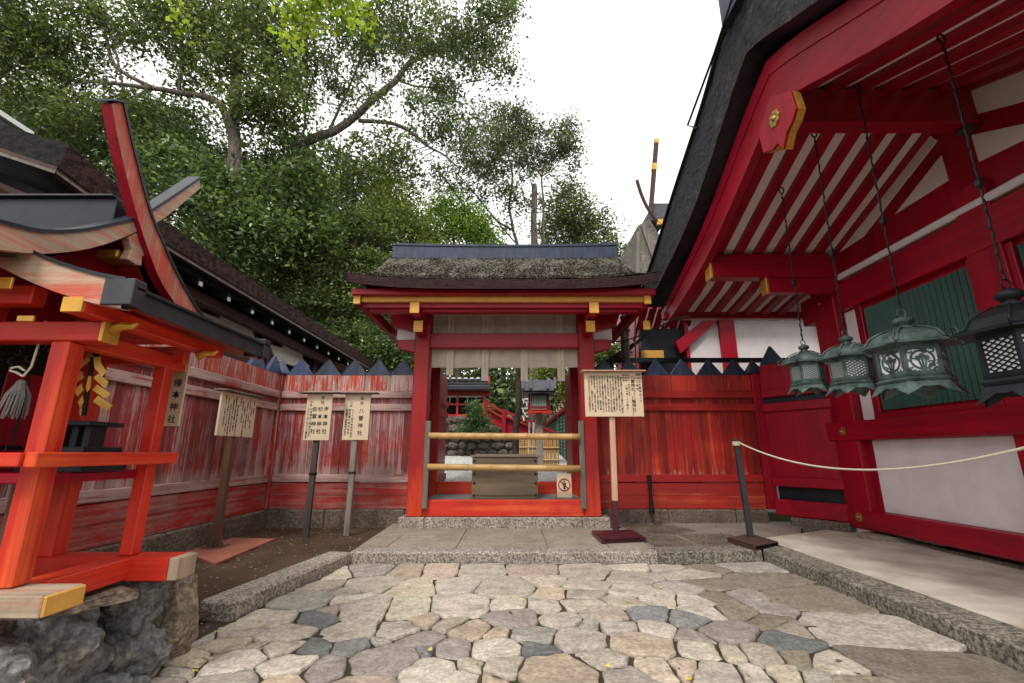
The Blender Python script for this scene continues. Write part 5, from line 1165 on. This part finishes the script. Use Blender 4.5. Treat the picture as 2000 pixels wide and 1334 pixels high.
rockwall('stone_wall', 'low mossy dry stone wall at the back of the gravel court', [(850, 848), (1032, 890)], D, 4, 'wall_rock', 3)
rockwall('stone_wall', 'upper stone terrace wall under the little red shrine', [(845, 812), (958, 862)], 18.5, 4, 'wall_rock', 5)
hs = T('red_side_shrine', 'little red shrine with grey tiled roof on the stone terrace, seen through the gate', 'shrine', B(905, 812, 20)); Y = 20.
def hb(parent, name, mat, u0, v0, u1, v1, Y, d=.15):
    a, b = B(u0, v1, Y), B(u1, v0, Y); mb = MB(); mb.box(a.x, b.x, Y, Y+d, min(a.z, b.z), max(a.z, b.z)); return mb.build(name, mat, parent)
hb(hs, 'back_wall', 'dark_wood', 845, 760, 948, 812, Y+.8); hb(hs, 'fascia', 'fresh_X', 840, 762, 956, 771, Y)
for u in (893, 945): hb(hs, 'post', 'fresh_Z', u-2.4, 770, u+2.4, 812, Y-.05)
hb(hs, 'rail', 'fresh_X', 845, 788, 948, 791, Y-.08); hb(hs, 'sill', 'fresh_X', 842, 809, 956, 814, Y-.1); hb(hs, 'white_fringe', 'snow_white', 865, 773, 942, 776, Y+.1, .02)
for u in (878, 912, 929): hb(hs, 'paper_strip', 'snow_white', u, 773, u+1.6, 786, Y+.05, .02)
for z_, mt in ((0, 'grey_metal'), (1, 'far_roof'), (2, 'grey_metal')):
    mb = MB(); a, b = B(832, 761-z_*5, Y-.6+z_*.3), B(959-z_*2, 756-z_*5, Y-.6+z_*.3); mb.box(a.x, b.x, Y-.6+z_*.3, Y+.6, a.z, b.z-.01); mb.build('roof_tier', mt, hs, bevel=.02)
hb(hs, 'ridge', 'far_roof', 866, 738, 955, 744, Y+.2); hb(hs, 'roof_crossing', 'fresh_Z', 953, 735, 957, 748, Y)
for i in range(7): hb(hs, 'ridge_billet', 'snow_white', 870+i*12, 737, 877+i*12, 740, Y+.1, .3)
stf = T('stair_balustrade', 'red sloping board fence climbing a stairway behind the gate', 'fence', B(1000, 850, 17))
for (u0, v0, u1, v1, w, dv) in ((948, 785, 985, 806, .1, 5), (948, 795, 985, 818, .08, 4), (985, 803, 1085, 845, .1, 5), (985, 812, 1085, 853, .08, 4), (958, 822, 982, 836, .06, 3)):
    mb = MB(); a, b = B(u0, v0, 17), B(u1, v1, 17); mb.beam(a, b, .12, (dv/882.)*17); mb.build('rail', 'rail_red_X', stf)
mb = MB(); mb.prism([B(950, 800, 17.1), B(982, 815, 17.1), B(982, 838, 17.1), B(956, 826, 17.1)], (0, .06, 0)); mb.prism([B(988, 815, 17.1), B(1085, 852, 17.1), B(1085, 885, 17.1), B(988, 846, 17.1)], (0, .06, 0)); mb.build('panel', 'red_Z', stf)
hb(stf, 'post', 'red_Z', 980, 800, 988, 852, 16.9, .2); hb(stf, 'post', 'red_Z', 946, 780, 951, 815, 16.9, .2)
# lantern on a stone post
ln = T('post_lantern', 'red and green box lantern with tiled roof on a tall granite post', 'lantern', B(1053, 890, 13)); Y = 13.
mb = MB(); a, b = B(1047, 905, Y), B(1060, 808, Y); mb.box(a.x, b.x, Y, Y+.2, .4, b.z); mb.box(a.x+.05, b.x-.05, Y+.03, Y+.17, b.z, B(0, 800, Y).z); mb.build('stone_post', 'granite', ln, bevel=.02)
hb(ln, 'tray', 'fresh_X', 1031, 802, 1078, 806, Y-.3, .8); hb(ln, 'white_panel', 'snow_white', 1038, 796, 1069, 800, Y-.22, .6); sh_ = hb(ln, 'shutter', 'bright_green', 1038, 771, 1068, 794, Y-.2, .6)
for i in range(9): hb(sh_, 'slat', 'snow_white', 1039.5+i*3.2, 773, 1040.6+i*3.2, 792, Y-.215, .012)
for u in (1034, 1070): hb(ln, 'corner_post', 'red_Z', u-1.7, 762, u+1.7, 802, Y-.25, .1)
hb(ln, 'rail', 'red_X', 1031, 794, 1073, 796, Y-.26, .1); hb(ln, 'fascia', 'red_X', 1026, 760, 1082, 766, Y-.3, .8)
mb = MB(); mb.prism([B(1021, 762, Y-.45), B(1085, 762, Y-.45), B(1081, 742, Y), B(1023, 742, Y)], (0, 0, -.06)); mb.prism([B(1021, 762, Y-.45)+Vector((0, 0, -.02)), B(1085, 762, Y-.45)+Vector((0, 0, -.02)), B(1085, 762, Y-.45)+Vector((0, .9, -.02)), B(1021, 762, Y-.45)+Vector((0, .9, -.02))], (0, 0, -.05)); mb.build('roof', 'far_roof', ln)
for u in (1021, 1037, 1070, 1084): mb = MB(); mb.beam(B(u, 760, Y-.47), B(u, 740, Y-.02)+Vector((0, 0, .03)), .07, .05); mb.build('roof_batten', 'far_roof', ln)
# hanging red lamp covers and white shelf to the left of it
gl = T('white_lattice_screen', 'white lattice shelf standing left of the post lantern', 'screen', B(1025, 840, 14))
for i, (u, v) in enumerate(((1020, 778), (1026, 784), (1019, 796), (1023, 805), (1020, 812))): hb(gl, 'frame', 'snow_white', u, v, u+12, v+2.0, 14., .3); hb(gl, 'upright', 'snow_white', u+2, v, u+4, v+9, 14., .3)
# right green fence going back
gf = T('green_panel_fence', 'receding fence with green louvred panels and red cap rail, right side beyond the gate', 'fence', (1.7, 14, .5))
X = 1.72; yy_ = 9.9
while yy_ < 26:
    z0 = lerp(.55, 1.1, (yy_-9.9)/16)
    mb = MB(); mb.box(X-.05, X+.05, yy_, yy_+.12, z0, 2.62); mb.build('post', 'brown_wood', gf)
    mb = MB(); zz = z0+.35
    while zz < 2.5: mb.prism([(X, yy_+.12, zz), (X-.03, yy_+.12, zz+.02), (X, yy_+.12, zz+.11)], (0, .75, 0)); zz += .115
    mb.build('louvre', 'bright_green', gf)
    mb = MB(); mb.box(X-.06, X+.06, yy_+.12, yy_+.9, z0, z0+.3); mb.build('base_board', 'beige_wood', gf)
    mb = MB(); mb.box(X-.09, X+.09, yy_, yy_+.9, 2.62, 2.72); mb.build('cap_rail', 'rail_red_Y', gf); mb = MB(); mb.box(X-.14, X-.09, yy_+.2, yy_+.26, 2.74, 2.86); mb.box(X-.1, X+.05, yy_+.18, yy_+.28, 2.72, 2.78); mb.build('peg', 'beige_wood', gf)
    yy_ += .9
mb = MB(); mb.grid([[Vector((1.9, 9.8, 3.2)), Vector((1.9, 26, 3.2))], [Vector((3.2, 9.8, 4.0)), Vector((3.2, 26, 4.0))]]); mb.build('shade_roof', 'bark_dark', gf)
# bamboo grille
def grille(label, u0, u1, Y):
    t = T('bamboo_fence', label, 'fence', B((u0+u1)/2, 905, Y)); a, b = B(u0, 906, Y), B(u1, 856, Y); n = max(3, int((b.x-a.x)/.05)); mb = MB()
    for i in range(n): x = a.x+(i+.5)*(b.x-a.x)/n; mb.tube([(x, Y, .5), (x+.01*math.sin(i*3), Y, b.z+.05*math.sin(i*7))], .024, 6)
    mb.build('canes', 'bamboo', t)
    mb = MB(); mb.tube([(a.x, Y-.04, b.z-.25), (b.x, Y-.04, b.z-.25)], .025, 6); mb.build('rail', 'bamboo', t); mb = MB(); mb.tube([(a.x, Y-.04, a.z+.1), (b.x, Y-.04, a.z+.1)], .025, 6); mb.build('rail', 'bamboo', t)
grille('bamboo cane screen left of the granite lantern post', 1014, 1046, 13.1); grille('bamboo cane screen right of the granite lantern post', 1061, 1091, 12.6)
# thin clutter: two pale stakes and stair slabs
for i, u in enumerate((1033, 1041)):
    mb = MB(); mb.beam(B(u, 890, 14.5), B(u+1, 825, 14.5), .06, .06, (0, 1, 0)); o = mb.build('white_stake', 'plaster', bevel=.004); tag(o, 'pale upright stake beside the granite lantern post', 'stake', 'pale stakes beside the lantern post')
# ------------------------------------------------------------------ terrain and trees
def hill():
    nx, ny = 60, 40; rows = []
    for j in range(ny+1):
        y = lerp(16.8, 120, (j/ny)**1.6); row = []
        for i in range(nx+1):
            x = lerp(-90, 90, i/nx); z = max(0, (y-18))*.10+.9 if abs(x) < 6 else max(0, (y-18))*.12-.1+.0
            z += .5*mnoise.noise(Vector((x*.1, y*.1, 0))) if y > 20 else 0
            if x > 5.: z -= .3
            row.append(Vector((x, y, min(z, 6.5)-(.0))))
        rows.append(row)
    mb = MB(); mb.grid(rows); return mb.build('hillside', 'forest_floor', smooth=True, kind='structure')
hill()
rs = np.random.RandomState(4)
DENS = 1.5
def leafmesh(name, C, size, pal, parent, up=.5, aspect=.5, droop=0., mat='leaf', vary=.3):
    """C: centres (n,3).  one rhombic leaf per centre"""
    n = len(C); nrm = rs.normal(size=(n, 3)); nrm[:, 2] = np.abs(nrm[:, 2])+up; nrm /= np.linalg.norm(nrm, axis=1)[:, None]
    a = rs.normal(size=(n, 3)); a[:, 2] -= droop; a -= nrm*(a*nrm).sum(1)[:, None]; a /= np.linalg.norm(a, axis=1)[:, None]; b = np.cross(nrm, a)
    s = size*rs.uniform(.6, 1.35, (n, 1)); A = a*s*.5; Bv = b*s*.5*aspect; fold = nrm*s*.08
    V = np.empty((n, 4, 3)); V[:, 0] = C-A; V[:, 1] = C+Bv-A*.1+fold; V[:, 2] = C+A; V[:, 3] = C-Bv-A*.1+fold
    V -= np.array(ORG_OF[parent])
    me = bpy.data.meshes.new(name); me.vertices.add(4*n); me.vertices.foreach_set('co', V.reshape(-1).astype(np.float32))
    me.loops.add(4*n); me.loops.foreach_set('vertex_index', np.arange(4*n, dtype=np.int32)); me.polygons.add(n); me.polygons.foreach_set('loop_start', np.arange(0, 4*n, 4, dtype=np.int32)); me.polygons.foreach_set('loop_total', np.full(n, 4, dtype=np.int32))
    me.update()
    pal = np.array(pal); w = rs.randint(0, len(pal), n); c = pal[w]*rs.uniform(1-vary, 1+vary, (n, 1))
    if TINT[0] is not None and len(TINT[0]) == n: c = c*TINT[0][:, None]
    TINT[0] = None; cc = np.ones((n, 4)); cc[:, :3] = c
    at = me.color_attributes.new('Col', 'FLOAT_COLOR', 'CORNER'); at.data.foreach_set('color', np.repeat(cc, 4, axis=0).reshape(-1).astype(np.float32))
    me.materials.append(M[mat]); o = bpy.data.objects.new(name, me); COL.objects.link(o); o.parent = parent; ORG_OF[o] = ORG_OF[parent]; return o
TINT = [None]
def blob_points(blobs, clump, per, flat=.6):
    """blobs: (u, v, Y, ru_px, rv_px, clumps)"""
    subs = []; pts = []
    for (u, v, Y, ru, rv, m) in blobs:
        m = int(m*DENS)
        c = PY(u, v, Y); k = (Y*.97+(c.z-CH)*.24)/CF; rx, rz = ru*k, rv*k; ry = min(rx, rz)*.9
        d = rs.normal(size=(m, 3)); d /= np.linalg.norm(d, axis=1)[:, None]; r = rs.uniform(.15, 1., (m, 1))**(1/2.2)
        S = np.array([c.x, c.y, c.z])+d*r*np.array([rx, ry, rz]); subs.append(S)
        for s in S:
            q = rs.normal(size=(per, 3))*np.array([clump, clump, clump*flat])*rs.uniform(.6, 1.3); q[:, 2] -= .25*np.abs(q[:, 0])  # umbrella-shaped sprays
            pts.append(s+q)
    TINT[0] = np.repeat(rs.uniform(.5, 1.5, len(pts))**1.1, per)
    return np.concatenate(subs), np.concatenate(pts)
def tree(name, label, cat, limbs, blobs, pal, size=.2, clump=.42, per=60, trunkmat='bark_grey', twigs=.25, group=None, up=.5, aspect=.5, flat=.6, droop=0., twig_r=.03):
    base = Vector(limbs[0][0][0]); base.z = min(base.z, 3); t = T(name, label, cat, base, group)
    mb = MB(); ends = []
    for pts, r0, r1 in limbs:
        sp = smoothpath(pts, 5); n = len(sp)-1
        sp2 = [p+Vector((mnoise.noise(p*.9), mnoise.noise(p*.9+Vector((9, 0, 0))), 0))*r0*.5 if 0 < i < n else p for i, p in enumerate(sp)]
        mb.tube(sp2, [lerp(r0, r1, i/n)*(1+.12*mnoise.noise(p*2)) for i, p in enumerate(sp2)], 9); ends += sp2[len(sp2)//3:]
    if mb.v: mb.build('trunk', trunkmat, t, smooth=True)
    if blobs:
        S, C = blob_points(blobs, clump, per, flat)
        if twigs and ends:
            E = np.array([tuple(e) for e in ends]); mb = MB(); m = int(len(S)*twigs)
            for s in S[rs.permutation(len(S))[:m]]:
                j = int(np.argmin(((E-s)**2).sum(1)+1.5*np.maximum(0, E[:, 2]-s[2])**2)); e = Vector(E[j]); s_ = Vector(s); L = (s_-e).length
                if L > 7: continue
                mid = e.lerp(s_, .5)+Vector((rnd.uniform(-.12, .12)*L, rnd.uniform(-.1, .1)*L, -.06*L)); mb.tube([e, e.lerp(mid, .5)+Vector((0, 0, .04*L)), mid, s_], [twig_r*(.8+L*.22), twig_r*.8, twig_r*.6, twig_r*.25], 4, cap=False)
            if mb.v: mb.build('branches', trunkmat, t)
        leafmesh('crown', C, size, pal, t, up, aspect, droop)
    return t
L = lambda s, Y: [PY(*map(float, q.split(',')[:2]), float(q.split(',')[2]) if q.count(',') > 1 else Y) for q in s.split()]
DG = [(.08, .125, .045), (.125, .185, .06), (.05, .09, .038), (.19, .25, .085)]
MG = [(.14, .19, .06), (.10, .15, .05), (.21, .26, .085), (.075, .11, .045)]
YG_ = [(.23, .29, .06), (.17, .24, .05), (.29, .33, .07), (.12, .17, .04)]
GG = [(.14, .165, .08), (.10, .13, .065), (.19, .21, .10), (.13, .14, .10)]
# the big camphor left of centre
tree('camphor_tree', 'tall evergreen with pale furrowed trunk and long crooked limbs, left of centre', 'tree',
     [(L('452,900 455,560 458,330 456,240 460,150 470,80', 17), .31, .21), (L('462,95 440,55 425,30 418,-20', 17), .2, .12), (L('468,90 480,40 510,0 520,-40', 17), .18, .1), (L('475,70 520,45 560,30 600,-20', 17), .13, .07),
      (L('452,262 430,205 400,188 350,182 300,172 240,166 180,160 140,155', 17), .17, .05), (L('350,182 355,120 352,60 350,0', 17), .08, .04), (L('300,172 225,130 210,80 205,20', 17), .10, .05), (L('240,166 215,60 190,10', 17), .05, .03)],
     [(120, 40, 17, 150, 110, 60), (60, 140, 17, 120, 80, 45), (330, 60, 17, 110, 70, 34), (420, 30, 17, 110, 70, 36), (390, 130, 17, 60, 50, 12), (490, 100, 16.5, 80, 60, 26), (180, 230, 17, 150, 60, 40), (540, 60, 17, 70, 60, 20), (40, 20, 16, 110, 80, 40), (560, 190, 17, 60, 60, 18), (500, 210, 16.5, 60, 40, 16)],
     MG, .21, .5, 75, flat=.5)
# limb reaching to the right over the gate
tree('leaning_tree', 'broad tree whose dark limb reaches up and right over the gate', 'tree',
     [(L('600,900 590,500 582,330 586,285 640,262 690,232 735,190 775,155', 19), .27, .15), (L('775,155 800,125 850,95 900,70 960,45 1010,20', 19), .15, .04), (L('700,235 760,240 800,255 835,285 870,305 900,330', 19), .11, .03), (L('775,155 810,168 860,170 920,160', 19), .06, .02), (L('640,262 690,150 710,90 720,30', 19), .07, .03), (L('590,290 600,200 620,120', 19), .06, .03), (L('735,190 700,150 690,120', 19), .05, .02)],
     [(680, 60, 19, 110, 80, 40), (800, 30, 19, 120, 60, 40), (930, 60, 19, 80, 60, 26), (960, 20, 19, 60, 50, 18), (620, 150, 19, 80, 60, 24), (760, 100, 19, 90, 60, 24), (870, 150, 19, 70, 45, 15), (700, 190, 19, 60, 40, 11), (840, 225, 19, 60, 50, 16), (790, 330, 19, 40, 30, 5), (960, 130, 19, 45, 35, 8), (900, 250, 19, 40, 40, 8), (640, 330, 19, 80, 60, 22), (880, 90, 19, 80, 40, 14), (740, 290, 19, 70, 40, 14)],
     MG[:2]+GG[:2], .19, .42, 70, flat=.55)
# dense dark broadleaf mass low left
tree('evergreen_oak', 'dense dark green broadleaf tree filling the left above the bark roof', 'tree', [(L('330,900 320,500 330,350', 21), .3, .15)],
     [(330, 330, 20, 150, 120, 85), (180, 280, 20, 150, 90, 70), (450, 420, 20, 110, 120, 75), (60, 230, 20, 120, 70, 50), (560, 400, 21, 90, 110, 50), (300, 230, 21, 120, 50, 40), (640, 470, 22, 90, 100, 45), (520, 300, 21, 80, 60, 28), (400, 530, 20, 120, 90, 50), (430, 380, 15.8, 90, 55, 30), (480, 450, 15.8, 90, 60, 30), (330, 330, 16, 80, 50, 18), (570, 350, 16.5, 70, 45, 18), (590, 430, 16.5, 70, 60, 26)], DG, .22, .5, 80, 'bark_black', .1)
tree('evergreen_oak', 'shadowy evergreen standing directly behind the middle of the left roof', 'tree', [(L('700,900 690,600 688,420 680,300', 26), .35, .15), (L('610,800 606,520 600,400', 25), .3, .2)],
     [(690, 420, 26, 90, 130, 60), (620, 330, 26, 90, 70, 35), (760, 480, 26, 60, 120, 34), (740, 360, 26, 50, 60, 12), (660, 560, 25, 90, 100, 45)], DG+MG[:1], .26, .6, 75, 'bark_black', .15)
tree('maple_tree', 'bright layered maple spilling over the bark roof left of the gate', 'tree', [(L('640,900 650,640 660,560 690,500', 18.2), .14, .05), (L('655,600 600,520 560,470', 18.2), .06, .03), (L('665,560 740,640 760,660', 18.2), .05, .02)],
     [(640, 520, 18.2, 90, 45, 40), (700, 450, 18.7, 80, 40, 32), (580, 470, 18.2, 60, 35, 20), (700, 590, 18.2, 70, 45, 34), (760, 420, 19.2, 60, 35, 18), (620, 600, 18.2, 60, 40, 24), (740, 520, 18.2, 50, 40, 20), (690, 660, 17.7, 70, 30, 20), (545, 540, 18.2, 50, 40, 18)],
     [(.19, .25, .09), (.14, .20, .075), (.27, .33, .13), (.08, .12, .05)], .15, .43, 85, 'bark_brown', .2, flat=.18, up=1.0, aspect=.7)
tree('maple_tree', 'yellowish maple crown rising just left of the gate ridge', 'tree', [(L('800,900 790,600 780,450', 20), .2, .08)],
     [(780, 400, 20, 60, 60, 30), (800, 470, 20, 50, 50, 24), (740, 460, 20, 50, 40, 16), (760, 340, 20, 40, 40, 10)], YG_, .14, .4, 90, 'bark_brown', .3, flat=.4, up=1.)
tree('pine_tree', 'slender pale-branched tree with open crown behind the gate ridge', 'tree',
     [(L('1043,900 1043,600 1043,480 1045,420 1043,360', 24), .22, .17), (L('1010,900 1012,520 1003,450 995,400 1000,340 990,300', 25), .13, .04), (L('985,480 950,450 905,400 870,350 840,320', 25), .10, .03), (L('1003,450 970,430 930,380 895,340', 25), .08, .02), (L('1060,900 1060,480 1062,400 1058,345 1075,310', 25), .10, .04), (L('1058,345 1040,320 1020,290', 25), .05, .02), (L('1012,480 960,420 945,400', 25), .05, .02)],
     [(1010, 230, 25, 30, 25, 8), (960, 220, 25, 40, 30, 8), (1090, 265, 25, 40, 35, 15), (1110, 290, 25, 30, 25, 8), (1000, 300, 25, 60, 45, 24), (930, 300, 25, 60, 40, 18), (880, 350, 25, 50, 40, 12), (950, 360, 25, 60, 30, 12), (1040, 250, 25, 35, 25, 8), (1100, 355, 25, 30, 18, 4), (960, 300, 25, 70, 60, 22), (1000, 250, 25, 50, 40, 14), (1020, 380, 25.5, 50, 50, 12), (1055, 320, 25.5, 40, 30, 9), (1090, 310, 25.5, 45, 30, 9), (970, 420, 25.5, 50, 35, 9)],
     GG, .19, .42, 70, 'bark_grey', .4, flat=.5, twig_r=.022)
tree('bushy_tree', 'rounded grey-green tree behind the right half of the gate ridge', 'tree', [(L('1120,900 1120,600 1120,440', 27), .2, .06)],
     [(1120, 420, 27, 50, 45, 28), (1160, 455, 27, 45, 30, 20), (1080, 450, 27, 45, 40, 20), (1195, 480, 27, 25, 25, 8), (1100, 385, 27, 30, 20, 8), (1170, 420, 27, 18, 12, 3), (1230, 520, 27, 22, 30, 8)],
     GG[:2]+YG_[1:2], .2, .5, 90, 'bark_grey', .3)
tree('bushy_tree', 'vivid light green tree behind the left half of the gate ridge', 'tree', [(L('890,900 890,600 885,440', 23), .2, .06)],
     [(880, 410, 23, 40, 35, 22), (920, 440, 23, 45, 35, 22), (850, 450, 23, 40, 35, 18), (950, 470, 23, 35, 25, 12), (830, 500, 23, 40, 40, 16)], [(.24, .37, .05), (.17, .28, .045), (.32, .45, .07)], .18, .42, 90, 'bark_brown', .2)
# loose bark chips and moss standing on the gate roof
C = []
for _ in range(20000):
    s_ = rs.uniform(-.985, .985); y = rs.uniform(6.93, 8.33); z = interp([(6.9, 4.06), (7.2, 4.17), (7.6, 4.40), (8.0, 4.76), (8.3, 5.05), (8.5, 5.14)], y); e = min(1, abs(y-YR)/1.6)
    C.append((GX+s_*lerp(2.28, 2.58, e**2), y, z+.13*abs(s_)**4*e+rs.uniform(-.012, .014)))
leafmesh('bark_chips', np.array(C), .034, [(.10, .085, .075), (.22, .185, .16), (.045, .038, .036), (.12, .125, .08), (.28, .24, .215)], gate, up=2.2, mat='chip')
# ginkgo spray close overhead
tree('ginkgo_branch', 'bright yellow-green ginkgo spray hanging in from the top edge', 'branch', [(L('640,-90 620,-40 600,10 590,60', 7), .02, .006), (L('640,-90 680,-30 700,20', 7), .02, .006), (L('320,-60 345,0 360,40 370,60', 8), .02, .006)],
     [(600, 20, 7, 45, 45, 14), (680, 20, 7, 45, 40, 14), (645, 0, 7, 60, 25, 12), (560, 75, 7, 20, 18, 4), (575, 40, 7, 25, 25, 5), (345, 10, 8, 20, 25, 5), (365, 55, 8, 14, 14, 3), (720, 55, 7, 12, 10, 2)],
     [(.30, .42, .04), (.22, .34, .035), (.40, .48, .05)], .10, .13, 10, 'bark_brown', .5, aspect=1.05, flat=.8, twig_r=.006)
# behind the gate
tree('cedar_tree', 'dark cedar trunk leaning behind the stair fence, seen through the gate', 'tree', [(L('1004,900 1008,840 1014,790 1011,740 1013,690 1010,500', 15.5), .11, .10)], [], DG, trunkmat='bark_black')
tree('cedar_tree', 'thick brown cedar trunk behind the post lantern, seen through the gate', 'tree', [(L('1048,900 1048,740 1048,690 1047,500', 19), .42, .38)], [], DG, trunkmat='bark_brown')
tree('young_fir', 'small bushy fir growing on the stone terrace beyond the gate', 'tree', [(L('928,860 928,800', 15.5), .05, .02)], [(928, 800, 15.5, 10, 14, 6), (928, 815, 15.5, 18, 14, 12), (930, 832, 15.5, 26, 14, 18), (915, 842, 15.5, 16, 8, 6)], [(.07, .14, .04), (.10, .18, .06), (.05, .1, .03)], .11, .16, 60, 'bark_black', .3, aspect=.3)
tree('shrub', 'bright shrub showing between the curtain and the green fence', 'shrub', [(L('1090,880 1090,770', 17), .06, .03)], [(1085, 735, 17, 28, 20, 14), (1100, 755, 17, 24, 24, 12), (1075, 720, 17, 20, 14, 8)], YG_, .13, .3, 80)
tree('shrub', 'light green shrub over the right fence beside the rain pipe', 'shrub', [(L('1195,900 1195,700', 11), .05, .03)], [(1190, 690, 11, 24, 12, 12), (1175, 700, 11, 20, 10, 8), (1205, 680, 11, 14, 8, 5)], YG_[:2]+MG[:1], .07, .14, 90)
tree('shrub', 'dark bushes in the gap under the left end of the gate roof', 'shrub', [(L('760,900 760,720', 17.5), .06, .03)], [(760, 690, 17.5, 50, 30, 22), (720, 690, 18, 40, 30, 16), (735, 640, 18, 40, 35, 18), (770, 620, 17.5, 30, 40, 16), (775, 690, 17, 35, 30, 26), (745, 670, 17, 30, 30, 18)], DG+MG[:2], .15, .4, 80)
# leafy undergrowth behind everything: a far wood that reads as one mass
C = []
for _ in range(1250):
    x = rs.uniform(-34, 7); y = rs.uniform(24, 36); ztop = 15. if x < -8 else (11.5 if x < -4 else 7.2)
    z = rs.uniform(.5, ztop-.6*abs(rs.normal())*2); c = np.array([x, y, z]); C.append(c+rs.normal(size=(70, 3))*np.array([.9, .8, .5]))
C = np.concatenate(C); wood = T('far_wood', 'far wood', 'wood'); wo = leafmesh('distant_wood', C, .42, DG+DG+MG, wood)
wo.parent = None; bpy.data.objects.remove(wood); wo['kind'] = 'stuff'
tag(wo, 'mass of dark green forest closing the view behind the shrines', 'forest')
mb = MB()
for i in range(46):
    x = rnd.uniform(-34, 7); y = rnd.uniform(24, 33); mb.tube([(x, y, .0), (x+rnd.uniform(-.4, .4), y, 7), (x+rnd.uniform(-1, 1), y, 13 if x < -8 else 7)], [.25, .18, .06], 6)
o = mb.build('distant_trunks', 'bark_black'); o['kind'] = 'stuff'; tag(o, 'dark trunks of the far wood', 'forest')
# ------------------------------------------------------------------ light
w = bpy.data.worlds.new('World'); scene.world = w; w.use_nodes = True; nt = w.node_tree
bg = nt.nodes['Background']; sky = nt.nodes.new('ShaderNodeTexSky'); sky.sky_type = 'NISHITA'; sky.sun_disc = False
EL, AZ = R(52), R(200)   # azimuth clockwise from +Y
sky.sun_elevation = EL; sky.sun_rotation = AZ
tc = nt.nodes.new('ShaderNodeTexCoord'); mp = nt.nodes.new('ShaderNodeMapping'); mp.inputs['Scale'].default_value = (1, 1, 2.2); nt.links.new(tc.outputs['Generated'], mp.inputs[0])
ns_ = nt.nodes.new('ShaderNodeTexNoise'); ns_.inputs['Scale'].default_value = 3.2; ns_.inputs['Detail'].default_value = 7; nt.links.new(mp.outputs[0], ns_.inputs['Vector'])
rp = nt.nodes.new('ShaderNodeValToRGB'); rp.color_ramp.elements[0].position = .30; rp.color_ramp.elements[0].color = (.55,)*3+(1,); rp.color_ramp.elements[1].position = .38; rp.color_ramp.elements[1].color = (1,)*4; nt.links.new(ns_.outputs['Fac'], rp.inputs[0])
mx = nt.nodes.new('ShaderNodeMix'); mx.data_type = 'RGBA'; nt.links.new(rp.outputs[0], mx.inputs[0]); nt.links.new(sky.outputs[0], mx.inputs[6]); 
n2_ = nt.nodes.new('ShaderNodeTexNoise'); n2_.inputs['Scale'].default_value = 1.7; n2_.inputs['Detail'].default_value = 6; nt.links.new(mp.outputs[0], n2_.inputs['Vector'])
r2_ = nt.nodes.new('ShaderNodeValToRGB'); r2_.color_ramp.elements[0].position = .35; r2_.color_ramp.elements[0].color = (7.6, 7.6, 7.65, 1); r2_.color_ramp.elements[1].position = .62; r2_.color_ramp.elements[1].color = (10.6, 10.5, 10.3, 1)
nt.links.new(n2_.outputs['Fac'], r2_.inputs[0]); nt.links.new(r2_.outputs[0], mx.inputs[7])
nt.links.new(mx.outputs[2], bg.inputs[0]); bg.inputs[1].default_value = .105
sd = bpy.data.lights.new('sun', 'SUN'); sd.energy = 1.4; sd.angle = R(14); sd.color = (1, .95, .87); so = bpy.data.objects.new('sun', sd); COL.objects.link(so)
dirv = Vector((math.sin(AZ)*math.cos(EL), math.cos(AZ)*math.cos(EL), math.sin(EL))); so.rotation_euler = dirv.to_track_quat('Z', 'Y').to_euler()
scene.view_settings.view_transform = 'Standard'; scene.view_settings.look = 'None'; scene.view_settings.gamma = 1; scene.view_settings.exposure = .78
scene.cycles.max_bounces = 8; scene.cycles.diffuse_bounces = 4; scene.cycles.use_denoising = True
